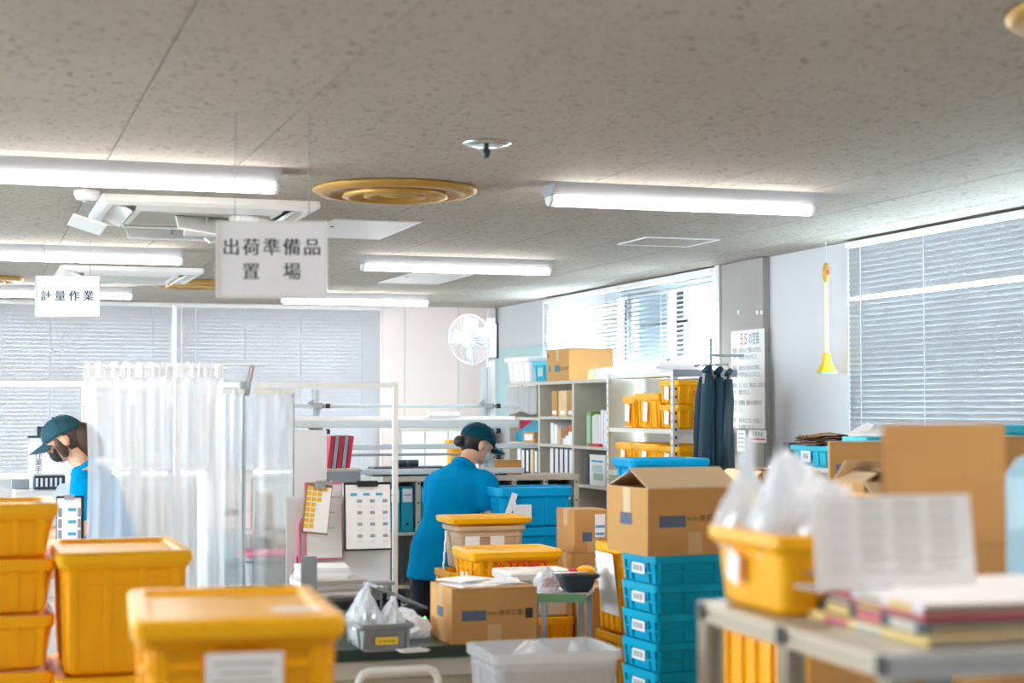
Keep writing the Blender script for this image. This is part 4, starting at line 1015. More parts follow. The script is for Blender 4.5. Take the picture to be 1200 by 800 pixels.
tri('folder', 'teal slanted folder in the corner cabinet', 'folder', 605, 630, ZB, .20, 'binder_teal', True, CX0+.06)
spine('file_box', 'small carton with white label in front of the teal folder', 'box', 613, 626, ZB, .085, 'cardboard', .03, CX0+.015, lab=(.2, .8))
for k, (a, b_, m_, l_) in enumerate(((606, 610, 'card_white', None), (611, 615, 'binder_navy', (.2, .95)), (616, 620, 'binder_navy', (.2, .95)), (621, 625, 'cardboard_in', None), (626, 630, 'binder_navy', (.2, .95)))):
    spine('binder', 'binder on the third shelf of the corner cabinet, %s from the left' % ('first', 'second', 'third', 'fourth', 'fifth')[k], 'binder', a, b_, ZC, .23, m_, group='binders in the corner cabinet', lab=l_, gap=.004)
# near cabinet
spine('file', 'lime green file in the cabinet nearest the rack', 'file', 687, 692.5, ZB, .25, 'lime', lab=(.1, .9), labmat='green_label')
spine('file', 'grey file box behind the white files', 'file', 693, 706, ZB, .245, 'steel_grey', .1, CX0+.2)
for k, (a, b_, h_) in enumerate(((693.5, 695.6, .225), (696, 698.3, .235), (698.7, 700.6, .23), (701, 703.3, .232), (703.7, 707, .265), (707.4, 711.5, .262))):
    spine('file', 'white file in the cabinet nearest the rack, %s from the left' % ('first', 'second', 'third', 'fourth', 'fifth', 'sixth')[k], 'file', a, b_, ZB, h_, 'card_white', .16, group='white files by the rack', gap=.003)
MB().box(-.03, 0, -.11, .11, 0, .02).build('red_strip', 'red'); o = bpy.data.objects['red_strip']; o.location = (CX0+.03, ypix(700), ZB+.001); tag(o, 'red plastic strip lying before the white files', 'strip')
spine('book', 'dark blue book in the cabinet nearest the rack', 'book', 685, 689, ZC, .20, 'binder_navy')
t = spine('box', 'white printed box beside the dark blue book', 'box', 690.5, 709, ZC, .225, 'card_white')
MB().box(-.0012, -.0002, -.12, .08, .04, .09).build('printed_patch', 'green_label', t); MB().box(-.0012, -.0002, -.12, .12, .17, .185).build('printed_line', 'ink_blue', t)
MB().box(-.0012, -.0002, -.10, .10, .10, .15).build('printed_patch', 'pale_teal', t)
# on top of the cabinets
def ontop(px0, px1, X=CX0+.04): return ypix(px1, X), ypix(px0, X)
ya, yb = ontop(594, 621)
t = thing('grey_tub', 'pale grey storage tub on the cabinet nearest the corner', 'tub', (CX0+.19, (ya+yb)/2, ZT+.0005)); tub(t, .34, yb-ya, .20, 'sign_white', .9, .02, .03, fx=(), fy=(-.5, .5), band=False); lid(t, .34, yb-ya, .2, 'sign_white')
card(t, .06, .06, 'paper', (-.165, .0, .10), 'left', 'label_card')
ya, yb = ontop(621.5, 643)
t = thing('cyan_crate', 'small bright cyan crate on top of the cabinets', 'crate', (CX0+.18, (ya+yb)/2, ZT+.0005)); tub(t, .26, yb-ya, .165, 'cyan', .92, .03, .02, fx=(), fy=(-.7, -.3, .3, .7)); card(t, .13, .07, 'pale_teal', (-.13, 0, .08), 'left', 'label_card')
ya, yb = ontop(645, 706, CX0+.05)
bl_ = .52; t = carton('cardboard_box', 'large cardboard box with printed marks on top of the cabinets', (CX0+.185, ypix(645, CX0+.05)-.30, ZT+.0005), .36, bl_, .245, 0, marks=False)
for nm, a, b_, z0, z1, mt in (('printed_logo', .0, .11, .07, .12, 'ink_teal'), ('printed_logo', .21, .25, .07, .12, 'ink_teal')): MB().box(-.1812, -.1804, a-.05, b_-.05, z0, z1).build(nm, mt, t)
letter('株式会社東邦', .036, 'print_black', t, (-.1812, -.15, .09), 'left'); MB().box(-.1812, -.1804, .205, .235, .185, .215).build('hand_hole', 'black', t)
RZT = 1.885
paper_stack('paper_stack', 'long pile of white sheets on the cabinet and rack, lower pile', (4.53, 11.50, ZT+.0005), .34, .34, 4, .02, 71, 0, ('paper', 'card_white'))
paper_stack('paper_stack', 'white flat cartons on top of the steel rack', (4.50, 10.75, RZT+.0005), .30, .62, 3, .022, 72, 0, ('paper', 'card_white'))

# slotted steel rack
RY0, RY1, RXA, RXB = 10.08, 11.27, 4.30, 4.62
t = thing('steel_rack', 'white slotted steel rack of yellow boxes beside the cabinets', 'rack', ((RXA+RXB)/2, (RY0+RY1)/2, 0)); w, l = RXB-RXA, RY1-RY0
for sx in (-1, 1):
    for sy in (-1, 1):
        x, y = sx*w/2, sy*l/2
        mb = MB().box(min(x, x-sx*.038), max(x, x-sx*.038), min(y, y-sy*.003), max(y, y-sy*.003), 0, RZT).box(min(x, x-sx*.003), max(x, x-sx*.003), min(y-sy*.0031, y-sy*.038), max(y-sy*.0031, y-sy*.038), 0, RZT)
        po = mb.build('post', 'steel_white', t)
        if sx < 0:
            hb = MB()
            for k in range(24):
                z = .62+k*.052; yy = y-sy*.02; hb.box(x-.0006, x-.0001, yy-.005, yy+.005, z, z+.018)
                if sy < 0: hb.box(x+.014, x+.026, y-.0006, y-.0001, z, z+.018)
            o = hb.build('slot_holes', 'dark_slate', po); o['kind'] = 'stuff'
for z in (RZT, 1.515, 1.215, .75, .3): MB().box(-w/2+.004, w/2-.004, -l/2+.004, l/2-.004, z-.03, z-.001).build('shelf', 'steel_white', t)
MB().box(w/2-.012, w/2-.005, -l/2+.04, l/2-.04, .3, RZT-.031).build('back_panel', 'steel_beige', t)
MB().box(-w/2, w/2+.2, -l/2-.012, -l/2-.0005, RZT-.035, RZT+.012).build('cross_bar', 'steel_grey', t)
Z2, Z3 = 1.5145, 1.2145
def rack_box(label, px0, px1, z, hh_, lidded, tagged=True, marks=False, wx=.26, x0=RXA+.012):
    ya, yb = ypix(px1, x0), ypix(px0, x0)
    t = yellow_box('yellow_box', label, (x0+wx/2, (ya+yb)/2, z), wx, yb-ya, hh_, 0, lidded, 'yellow boxes on the steel rack')
    if tagged: card(t, .075, hh_*.55, 'paper', (-wx/2-.006, .0, hh_*.48), 'left', 'hanging_tag', tilt=Matrix.Rotation(.12, 4, 'X'))
    if marks: red_mark(t, .12, hh_*.45, -(yb-ya)/2-.004, 1.0)
    return t
rack_box('yellow lidded box at the left of the upper rack shelf', 729, 743, Z2+.0005, .215, True)
rack_box('yellow lidded box in the middle of the upper rack shelf', 744, 770, Z2+.0005, .235, True)
rack_box('lower yellow box of the pair at the near end of the upper rack shelf', 771, 793, Z2+.0005, .157, False, marks=True)
rack_box('upper yellow box of the pair at the near end of the upper rack shelf', 771, 793, Z2+.158, .157, False, marks=True)
rack_box('yellow lidded box at the left of the lower rack shelf', 721, 740, Z3+.0005, .20, True)
rack_box('yellow lidded box in the middle of the lower rack shelf', 741, 770, Z3+.0005, .20, True)
rack_box('yellow box at the near end of the lower rack shelf', 771, 793, Z3+.0005, .19, False, marks=True)

# coat stand with dark jackets next to the rack
cs = at(833, 420, d=10.45)
t = thing('coat_rail', 'slim steel coat rail between the rack and the column', 'coat rail', (cs.x, cs.y, 0))
zr = at(833, 416, d=10.45).z
MB().cyl((0, 0, 0), (0, 0, at(833, 396, d=10.45).z), .010, n=10).build('pole', 'steel_grey', t)
MB().cyl((-.0, 0, zr), (.22, 0, zr), .008, n=8).build('arm', 'steel_grey', t)
MB().cyl((0, -.24, zr-.06), (0, .24, zr-.06), .008, n=8).build('hanging_bar', 'steel_grey', t)
MB().box(-.20, .20, -.18, .18, 0, .02).build('base', 'steel_grey', t)
def jacket(label, x, y, ztop, hgt, tx, ly, seed, material='jacket', rz=0):
    t = thing('jacket', label, 'jacket', (x, y, ztop), rz, 'dark work jackets on the coat rail'); lp = []; n = 36
    for i in range(15):
        v = i/14; sh = min(1, (v/.10)**.6) if v < .10 else 1
        a = tx*(.45+.75*v)*(.5+.5*sh); b_ = ly*(.35+.65*sh)*(1+.12*v); ring = []
        for k in range(n):
            an = k*2*PI/n; f = 1+.13*math.sin(an*5+seed+v*2)*min(1, v*2.5)+.07*noise.noise(Vector((math.cos(an)*2, math.sin(an)*2, v*3+seed)))
            ring.append((a*math.cos(an)*f, b_*math.sin(an)*f, -v*hgt+.02*noise.noise(Vector((an, seed, 0)))))
        lp.append(ring)
    MB().rings(lp).build('body', material, t, smooth=True)
    for s_ in (-1, 1):
        pts = [(-tx*.1, s_*ly*.72, -.03), (-tx*.3, s_*ly*.98, -.16), (-tx*.5, s_*ly*1.06, -.36), (-tx*.6, s_*ly*1.02, -hgt*.86)]
        lp = []
        for i, p in enumerate(pts):
            r = (.026, .036, .036, .032)[i]; lp.append([(p[0]+r*math.cos(k*PI/6)*(1+.1*math.sin(k*2.1+i)), p[1]+r*math.sin(k*PI/6), p[2]) for k in range(12)])
        MB().rings(lp).build('sleeve', material, t, smooth=True)
    MB().tube([(tx*.3*math.cos(a), .07*math.sin(a), .012+.012*math.cos(a)) for a in [k*PI/8 for k in range(16)]], .018, 8, closed=True).build('collar', material, t, smooth=True)
    MB().tube([(0, 0, .0), (0, 0, .04), (0, .012, .052), (0, .020, .043)], .0028, 6).build('hanger_hook', 'chrome', t)
    MB().box(-tx*.55, -tx*.3, -.06, .04, -.075, -.01).build('hood_lining', 'steel_grey', t, bevel=.01)
    return t
zj = zr-.10
jacket('dark teal jacket hanging next to the steel rack', cs.x-.035, cs.y-.02, zj, .74, .044, .20, 1.0, rz=-.30)
jacket('dark teal jacket hanging between the two other jackets', cs.x+.035, cs.y-.03, zj-.01, .76, .04, .19, 4.0, rz=-.36)
jacket('charcoal jacket hanging nearest the concrete column', cs.x+.095, cs.y-.05, zj-.02, .70, .030, .18, 7.0, 'dark_slate', rz=-.43)

# ================================================================ low cabinet and cartons in front of the right wall
py_ = at(909, 545, X=4.33); q_ = 7.35
zc_ = at(930, 546, X=4.33).z
t = thing('low_cabinet', 'blue grey cabinet with a white top below the white wall', 'cabinet', (4.505, (py_.y+q_)/2, 0)); l_ = py_.y-q_
MB().box(-.21, .21, -l_/2+.01, l_/2-.01, .05, zc_-.021).build('carcass', 'steel_grey', t); MB().box(-.22, .22, -l_/2, l_/2, zc_-.02, zc_).build('top_panel', 'white_paint', t)
for k in range(3): MB().box(-.222, -.2105, -l_/2+.02+k*(l_-.03)/3, -l_/2+.01+(k+1)*(l_-.03)/3, .08, zc_-.03).build('door', 'steel_grey', t)
MB().box(-.20, .20, -l_/2+.02, l_/2-.02, 0, .049).build('plinth', 'black', t)
ya, yb = ypix(972, 4.36), ypix(925, 4.36)
t = thing('cyan_crate', 'cyan crate with a white card below the hanging strap', 'crate', (4.36+.13, (ya+yb)/2, zc_+.0005)); tub(t, .26, yb-ya, .115, 'cyan', .94, .025, .015, fx=(), fy=(-.75, -.35, .35, .75), wd=.014)
card(t, .11, .06, 'paper', (-.125, .05, .055), 'left', 'label_card'); letter('部品', .03, 'ink', t, (-.1275, .05, .055), 'left')
t = thing('grey_case', 'dark grey case left of the cyan crate', 'case', (4.36+.16, ypix(918, 4.36), zc_+.0005)); MB().box(-.15, .13, -.045, .045, 0, .125).build('shell', 'dark_slate', t, bevel=.012); MB().box(-.155, -.1505, -.02, .02, .05, .07).build('latch', 'black', t)
MB().tube([(-.05, 0, .125), (-.05, 0, .145), (.03, 0, .145), (.03, 0, .125)], .006, 6).build('handle', 'black', t)
t = thing('kraft_papers', 'crumpled brown kraft papers heaped on the cyan crate', 'papers', (4.36+.13, (ya+yb)/2+.02, zc_+.117))
rr = random.Random(4)
for k in range(5):
    M_ = T(rr.uniform(-.03, .03), rr.uniform(-.03, .03), .004+k*.013) @ RZ(rr.uniform(-.5, .5))
    MB(M_).grid(lambda u, v: ((u-.5)*.27, (v-.5)*.30, .012*noise.noise(Vector((u*4+k*5, v*4, k)))+.006*math.sin(u*7+k)), 10, 10).build('kraft_sheet', 'brown_paper' if k < 4 else 'cardboard_dark', t, solid=.003)
t = thing('packing_paper', 'pale wrinkled packing paper beside the kraft papers', 'papers', (4.36+.2, ypix(1003, 4.5)-.14, zc_+.0005)); crumple(MB(), (0, 0, .10), .14, .20, .115, 81, n=16, m=10, rough=.5, flat=-.74).build('sheet', 'pale_wrap', t); MB().box(-.1, .1, -.1, .1, 0, .004).build('under_sheet', 'paper', t)
# cartons in front of that cabinet
def col(label_top, label_low, px, py, d, w, l, h, state='closed', marks=True, rz=0, side=True):
    loc = corner(px, py, d, w, l, h, rz)
    carton('cardboard_box', label_low, (loc.x, loc.y, 0), w, l, loc.z-.0008, rz, marks=False)
    return carton('cardboard_box', label_top, loc, w, l, h, rz, state, marks, side=side)
col('cardboard box with printed marks left of the tall cardboard panel', 'tall carton under the printed box left of the panel', 972, 518, 6.3, .19, .26, .20, rz=-.47, side=False)
col('open cardboard box behind the clear plastic bags', 'tall carton under the open box behind the plastic bags', 893, 553, 6.9, .26, .34, .22, 'out', False)
col('small open carton with a pale flap touching the cardboard panel', 'tall carton under the small open carton by the panel', 1012, 566, 5.3, .16, .2, .2, 'open', False)
col('carton seen at the right edge behind the tall cardboard panel', 'tall carton under the one at the right edge', 1172, 512, 5.6, .22, .26, .22, 'closed', False)
p = at(1165, 498, d=6.6)
t = thing('cyan_crate', 'cyan crate at the right edge behind the tall cardboard panel', 'crate', (p.x+.14, p.y+.15, p.z-.16)); tub(t, .28, .26, .16, 'cyan', .93, .03, .02, fx=(-.5, .5), fy=(-.5, .5))
carton('cardboard_box', 'tall carton under the cyan crate at the right edge', (p.x+.14, p.y+.15, 0), .3, .3, p.z-.161, marks=False)
p = at(1018, 512, d=7.3)
t = thing('cyan_crate', 'cyan crate glimpsed left of the panel behind the printed box', 'crate', (p.x+.12, p.y+.12, p.z-.12)); tub(t, .26, .22, .12, 'cyan', .93, .03, .02, fx=(-.5, .5), fy=(-.5, .5))
carton('cardboard_box', 'tall carton under the cyan crate behind the printed box', (p.x+.12, p.y+.12, 0), .28, .24, p.z-.121, marks=False)
p = at(985, 583, d=4.6)
yellow_box('yellow_container', 'yellow container whose corner shows above the upright sheet', (p.x+.05, p.y+.2, p.z-.24), .3, .36, .24, lidded=False)
carton('cardboard_box', 'brown carton under the aluminium table below the yellow container', (p.x+.06, p.y+.2, 0), .3, .36, p.z-.241, marks=False)

# ================================================================ back of the room: binder cabinet, rail bench, fan
YB = 11.30
x0, x1 = at(452, 600, Y=YB).x, at(676, 600, Y=YB).x
zt = at(570, 557, Y=YB).z; zs = at(470, 624, Y=YB).z
t = thing('binder_cabinet', 'low beige open cabinet of blue binders behind the worker', 'cabinet', ((x0+x1)/2, YB+.17, 0)); w = x1-x0
MB().box(-w/2-.02, w/2+.02, -.17, .17, zt-.035, zt).build('top_panel', 'steel_beige', t)
nb = 6
for k in range(nb+1):
    x = -w/2+k*w/nb; MB().box(x-.016, x+.016, -.165, .165, 0, zt-.0355).build('divider', 'steel_beige', t)
    o = MB()
    for z in (zs+.33, zs+.20, zs+.07): o.cyl((x, -.1656, z), (x, -.1651, z), .007, n=8)
    q = o.build('peg_holes', 'black', t); q['kind'] = 'stuff'
MB().box(-w/2, w/2, .150, .164, .05, zt-.0355).build('back_panel', 'steel_grey', t)
for z in (zs, zs-.36, .08):
    for k in range(nb): MB().box(-w/2+k*w/nb+.0165, -w/2+(k+1)*w/nb-.0165, -.16, .149, z-.02, z).build('shelf', 'steel_beige', t)
def binder(label, x, y, z, h, wd, group):
    t = thing('binder', label, 'binder', (x, y, z+.0005), 0, group)
    MB().box(-wd/2, wd/2, 0, .27, 0, h).build('body', 'binder_teal', t, bevel=.004)
    MB().box(-wd*.4, wd*.4, -.001, -.0002, h*.66, h*.95).build('spine_label', 'card_white', t); MB().box(-wd*.3, wd*.3, -.0016, -.0011, h*.80, h*.83).build('label_line', 'ink_grey', t)
    MB().cyl((0, -.0012, h*.18), (0, -.0002, h*.18), wd*.12, n=10).build('finger_hole', 'black', t); return t
num = ('first', 'second', 'third', 'fourth', 'fifth', 'sixth', 'seventh', 'eighth', 'ninth', 'tenth', 'eleventh', 'twelfth')
bh = zt-.035-zs-.035; i = 0
for k in range(nb):
    for e in range(2):
        xx = x0+k*w/nb+.064+e*.092
        if xx+.043 > x0+(k+1)*w/nb-.0165: continue
        binder('teal blue binder in the low cabinet, %s from the left' % num[i], xx, YB+.02, zs, bh, .084, 'teal binders in the low cabinet'); i += 1
# things on the cabinet top
p = at(440, 548, Y=YB+.1); q = at(530, 548, Y=YB+.1)
t = thing('black_device', 'long flat black device with a cable on the binder cabinet', 'device', (x0+.14, YB+.19, zt+.0005))
MB().box(-.22, .34, -.13, .12, 0, .045).build('case', 'black', t, bevel=.006); MB().box(-.20, .32, -.11, .10, .0455, .062).build('cover', 'dark_slate', t, bevel=.004)
MB().cyl((-.06, -.05, .085), (.12, -.05, .085), .024, n=10).build('handle', 'dark_slate', t); MB().tube([(.04, -.08, .10), (.02, -.14, .09), (.03, -.15, .05), (.10, -.14, .03)], .006, 6).build('cable', 'black', t)
p = at(573, 557, Y=YB+.05); q = at(614, 557, Y=YB+.05)
t = carton('cardboard_box', 'flat cardboard box on the binder cabinet right of the worker', ((p.x+q.x)/2, YB+.2, zt+.0005), q.x-p.x, .2, .10, marks=False)
p = at(583, 557, Y=YB-.1)
t = thing('cable_bundle', 'coiled black cable with a plug at the edge of the binder cabinet', 'cable', (p.x, YB+.03, zt+.0005))
MB().tube([(.05*math.cos(a*.5)*(1+.1*math.sin(a)), .025*math.sin(a*.5), .006+.003*math.sin(a*1.7)) for a in range(26)], .0035, 6).build('coil', 'black', t); MB().box(.06, .105, -.015, .015, 0, .025).build('plug', 'black', t)

# slotted rail bench rack (uprights, rails, tray)
YR = 11.0
U = [at(372, 470, Y=YR).x, at(572, 470, Y=YR).x]
t = thing('rail_rack', 'aluminium rack of horizontal rails above the binder cabinet', 'rack', (0, YR, 0))
for x in U: profile(MB(), (x, .05, 0), (x, .05, at(570, 430 if x == U[1] else 457, Y=YR).z), .05).build('upright', 'alu_rail', t)
def rail(pxa, pxb, py0, py1, m_, dy=0, dp=.04, nm='rail'):
    a, b_ = at(pxa, py0, Y=YR+dy), at(pxb, py0, Y=YR+dy); z1, z0 = at((pxa+pxb)/2, py0, Y=YR+dy).z, at((pxa+pxb)/2, py1, Y=YR+dy).z
    return MB().box(a.x, b_.x, dy, dy+dp, z0, z1).build(nm, m_, t, bevel=.003)
rail(335, 609, 473.5, 477.5, 'alu_rail', 0, .02); rail(332, 608, 492, 501, 'alu_rail', -.10, .12, 'tray'); rail(332, 604, 487.5, 492, 'white_paint', -.04, .05, 'tray_lip')
rail(382, 630, 520, 526, 'alu_rail', -.05); rail(382, 552, 531, 534, 'steel_grey', -.05, .02); rail(382, 614, 549, 555.5, 'alu_rail', -.05)
for x in U:
    for py_ in (475.5, 505, 536):
        z = at(470, py_, Y=YR).z
        MB().box(x-.035, x+.035, -.025, -.0005, z-.018, z+.018).build('clamp', 'chrome', t, bevel=.004); MB().box(x+.05, x+.078, -.04, -.01, z-.016, z+.016).build('end_cap', 'black', t, bevel=.004)
        MB().prism([(x-.065, z+.02), (x-.028, z+.045), (x-.028, z-.005)], -.02, .0, 'y').build('bracket', 'steel_grey', t); MB().cyl((x+.03, -.03, z), (x+.05, -.03, z), .008, n=8).build('bolt', 'chrome', t)
# papers on the tray
p = at(520, 489, Y=YR-.04)
t = thing('paper_box', 'flat white box lying on the tray of the rail rack', 'box', (p.x, YR-.02, at(520, 487.3, Y=YR-.04).z)); MB().box(-.10, .10, -.03, .04, 0, .03).build('body', 'paper', t); MB().box(.03, .11, -.032, -.0305, .004, .028).build('label', 'sign_white', t)
# wall fan on its own post
p = at(571, 398, Y=YR+.2)
fx, fy, fz = p.x, YR+.12, p.z
t = thing('wall_fan', 'pale wall fan on the white post by the corner', 'fan', (fx, fy, fz))
MB().box(-.025, .025, -.02, .02, .0-fz, .14).build('post', 'white_paint', t)
MB().box(-.03, .03, -.05, -.0205, -.13, .11).build('mount', 'white_plastic', t, bevel=.01); MB().box(.0305, .042, -.05, -.0205, -.13, .11).build('mount_edge', 'black', t)
MB().cyl((0, -.05, .03), (-.10, -.14, .01), .022, n=10).build('neck', 'white_plastic', t)
ax = Vector((-.72, -.66, -.18)).normalized(); hc = Vector((-.165, -.20, .0))
MB().cyl(hc-ax*.10, hc+ax*.005, .055, .07, 16).build('motor', 'white_plastic', t, smooth=True)
u = ax.orthogonal().normalized(); v = ax.cross(u)
def ring(c, r): return [c+(u*math.cos(k*2*PI/32)+v*math.sin(k*2*PI/32))*r for k in range(32)]
cg = hc+ax*.07; gr = MB()
gr.tube(ring(cg, .165), .006, 6, closed=True)
gcage = gr.build('guard_rim', 'fan_grille', t)
gr = MB()
for sgn in (1, -1):
    for k in range(28):
        d_ = u*math.cos(k*2*PI/28)+v*math.sin(k*2*PI/28)
        gr.tube([cg+ax*sgn*.055+d_*.03, cg+ax*sgn*.05+d_*.09, cg+ax*sgn*.03+d_*.145, cg+d_*.165], .0018, 4)
o = gr.build('guard_wires', 'fan_grille', t); o['kind'] = 'stuff'
MB().cyl(cg+ax*.052, cg+ax*.062, .045, .04, 20).build('guard_badge', 'fan_grille', t)
for k in range(4):
    a = k*PI/2+.3; d_ = u*math.cos(a)+v*math.sin(a); e_ = ax.cross(d_)
    MB().grid(lambda p_, q_: cg+d_*(.03+.115*p_)+e_*((q_-.35)*(.05+.06*p_))+ax*((q_-.5)*.04), 6, 6).build('blade', 'fan_clear', t, solid=.002, smooth=True)

# white locker and yellow tubs near the back wall
xa, xb = at(470, 520, Y=15.2).x, at(578, 520, Y=15.2).x
zl = at(520, 503, Y=15.2).z
t = thing('white_locker', 'white locker row under the pink wall', 'locker', ((xa+xb)/2, 15.3, 0)); w = xb-xa
MB().box(-w/2, w/2, -.10, .15, 0, zl).build('carcass', 'steel_beige', t)
for k in range(4): MB().box(-w/2+k*w/4+.006, -w/2+(k+1)*w/4-.006, -.118, -.1005, .06, zl-.02).build('door', 'panel_white', t)
for lb, px, pyt, d_, w_, h_ in (('yellow tub behind the worker, left of the cap', 534, 515, 12.6, .14, .25), ('small yellow tub right of the worker behind the rails', 576.5, 537, 12.4, .075, .10)):
    p = at(px, pyt, d=d_)
    t = thing('yellow_tub', lb, 'tub', (p.x, p.y, p.z-h_)); tub(t, w_, .14, h_, 'yellow', .9, .03, .015, fx=(-.5, .5), fy=(), band=(h_ > .2))
    table('stand', 'low stand under the '+lb, p.x-.12, p.x+.12, p.y-.12, p.y+.12, p.z-h_-.0005, .025, 'steel_beige', 'steel_grey', legs=.025)

# ================================================================ packing station at the left: frame, sheets, curtain
YS = T2y0+.78
pa, pb = at(285, 560, Y=YS), at(463, 560, Y=YS)
zr = at(380, 451, Y=YS).z
t = thing('station_frame', 'white post and rail frame of the packing station', 'frame', (0, YS, 0))
MB().box(pa.x-.010, pa.x+.010, -.010, .010, 0, at(285, 462, Y=YS).z).build('post', 'alu_rail', t)
MB().box(pb.x-.0115, pb.x+.0115, -.0115, .0115, 0, zr+.014).build('post', 'white_paint', t)
MB().box(at(300, 450, Y=YS).x, pb.x-.012, -.011, .011, zr-.011, zr+.011).build('top_rail', 'white_paint', t)
MB().box(at(-60, 450, Y=YS).x, pa.x-.011, -.012, .012, zr-.012, zr+.012).build('top_rail', 'white_paint', t)
MB().box(pa.x-.02, pa.x+.02, -.02, .02, at(285, 462, Y=YS).z+.0005, at(285, 452, Y=YS).z+.02).build('joint', 'steel_grey', t, bevel=.006)
MB().cyl((pa.x+.01, -.02, zr-.05), (pa.x+.035, -.03, at(295, 428, Y=YS).z), .012, n=8).build('hook_arm', 'chrome', t)
MB().cyl((at(255, 427, Y=YS).x, -.03, at(280, 427.5, Y=YS).z), (at(309, 427, Y=YS).x, -.03, at(280, 428.5, Y=YS).z), .004, n=8).build('curtain_rod', 'steel_white', t)
MB().box(pb.x-.03, pb.x+.03, -.03, .03, 0, .02).build('foot', 'steel_grey', t)
# sheer curtain
YC = YS-.35
xa, xb = at(99, 430, Y=YC).x, at(261, 430, Y=YC).x; z1 = at(180, 426, Y=YC).z; z0 = at(180, 700, Y=YC).z
t = thing('sheer_curtain', 'sheer white curtain with a gathered top hanging at the packing station', 'curtain', ((xa+xb)/2, YC, z1)); w = xb-xa; hC = z1-z0
def cur(u, v):
    f = .010+.016*v; xs_ = (u-.5)*w*(1-.05*math.sin(PI*min(1, v*1.2))) + .01*v
    return (xs_, f*math.sin(u*34+math.sin(u*7)*2)+.008*math.sin(u*73)*(1-v*.5), -.055-v*(hC-.055))
MB().grid(cur, 110, 14).build('curtain_panel', 'sheer', t, smooth=True)
MB().grid(lambda u, v: ((u-.5)*w*1.01, .012*math.sin(u*90+math.sin(u*23)*2)+.005*math.sin(u*150), .008*math.sin(u*70)*(1-v)-v*.06), 130, 4).build('gathered_header', 'sheer_dense', t, smooth=True)
MB().grid(lambda u, v: ((u-.5)*w*1.0, .006+.008*math.sin(u*80+1), .004*math.sin(u*66)-v*.055), 120, 3).build('gathered_header', 'sheer_dense', t, smooth=True)
MB().cyl((-w/2-.02, .0, -.02), (w/2+.02, 0, -.02), .004, n=6).build('rod', 'steel_white', t)
# hanging clear sheets beside the post
for lb, pxa, pxb, pyt, pyb, dy in (('clear vinyl sheet hanging right of the grey post', 297, 345, 456, 690, -.12), ('clear vinyl sheet hanging between the curtain and the grey post', 255, 286, 456, 690, -.06)):
    xa, xb = at(pxa, 460, Y=YS+dy).x, at(pxb, 460, Y=YS+dy).x; zz1, zz0 = at(pxa, pyt, Y=YS+dy).z, at(pxa, pyb, Y=YS+dy).z; w_ = xb-xa
    t = thing('clear_sheet', lb, 'sheet', ((xa+xb)/2, YS+dy, zz1)); hS = zz1-zz0
    MB().grid(lambda u, v: ((u-.5)*w_*(1-.04*v), .012*math.sin(u*8+v*2)+.008*math.sin(u*17), -v*hS), 24, 10).build('vinyl', 'clear_sheet', t, smooth=True)
    MB().box(-w_/2, w_/2, -.008, .008, -.02, .0).build('top_strip', 'steel_white', t); MB().box(w_/2-.006, w_/2, -.006, .010, -hS, -.0205).build('edge_strip', 'steel_grey', t)
# white upright panel behind the clipboards
xa, xb = at(340, 520, Y=YS+1.2).x, at(383, 520, Y=YS+1.2).x
t = thing('partition_board', 'white upright panel behind the yellow checklist', 'panel', ((xa+xb)/2, YS+1.2, 0)); zz = at(360, 504, Y=YS+1.2).z
MB().box((xa-xb)/2, (xb-xa)/2, 0, .02, .04, zz).build('board', 'panel_white', t, bevel=.003); MB().box((xa-xb)/2-.02, (xb-xa)/2+.02, -.1, .12, 0, .039).build('foot', 'steel_grey', t)
# red striped booklets standing on the rail rack
p = at(383, 545, Y=YR-.5); q = at(411, 510, Y=YR-.5)
t = thing('red_files', 'leaning red and grey striped booklets behind the white panel', 'booklets', ((p.x+q.x)/2, YR-.5, p.z-.02))
hh_ = q.z-p.z; w_ = q.x-p.x
for k in range(5): MB(Matrix.Shear('XY', 4, (.0, 0)) @ T(-w_/2+k*w_/5, 0, 0) @ Matrix.Rotation(.12, 4, 'Y')).box(.002, w_/5-.004, 0, .2, .0, hh_+.02).build('booklet', ('red', 'steel_grey', 'red', 'steel_grey', 'magenta')[k], t)
xx = (p.x+q.x)/2; table('stand', 'stand under the red striped booklets', xx-.12, xx+.14, YR-.55, YR-.25, p.z-.0205, .02, 'steel_beige', 'steel_grey', legs=.02, inset=.01)
# clipboards on an easel rail
YP = T2y0+.60
def clip(label, pxa, pxb, pya, pyb, board, tilt=0, rows=None, dy=0, group='clipboards at the packing station'):
    a, b_ = at(pxa, pya, Y=YP+dy), at(pxb, pyb, Y=YP+dy); w_, h_ = b_.x-a.x, a.z-b_.z
    t = thing('clipboard', label, 'clipboard', ((a.x+b_.x)/2, YP+dy, b_.z), 0, group); t.rotation_euler = (-.08, tilt, 0)
    MB().box(-w_/2, w_/2, 0, .004, 0, h_).build('board', board, t, bevel=.002)
    MB().box(-w_/2+.008, w_/2-.004, -.002, -.0004, .008, h_-.012).build('sheet', 'paper', t)
    MB().box(-w_*.22, w_*.22, -.012, -.0022, h_-.022, h_+.006).build('clip', 'chrome' if board != 'black' else 'black_gloss', t, bevel=.003)
    return t, w_, h_
T1_, w_, h_ = clip('black clipboard with a white printed sheet of columns', 404, 459, 565, 644, 'black')
for c_ in range(3):
    MB().box(-w_*.36+c_*w_*.27, -w_*.36+c_*w_*.27+.03, -.0026, -.0021, h_*.80, h_*.84).build('blue_mark', 'ink_blue', T1_)
    for r_ in range(8): MB().box(-w_*.22+c_*w_*.27, -w_*.22+c_*w_*.27+.022, -.0026, -.0021, h_*(.70-.085*r_), h_*(.745-.085*r_)).build('printed_cell', 'sign_white' if r_ % 2 else 'ink_grey', T1_)
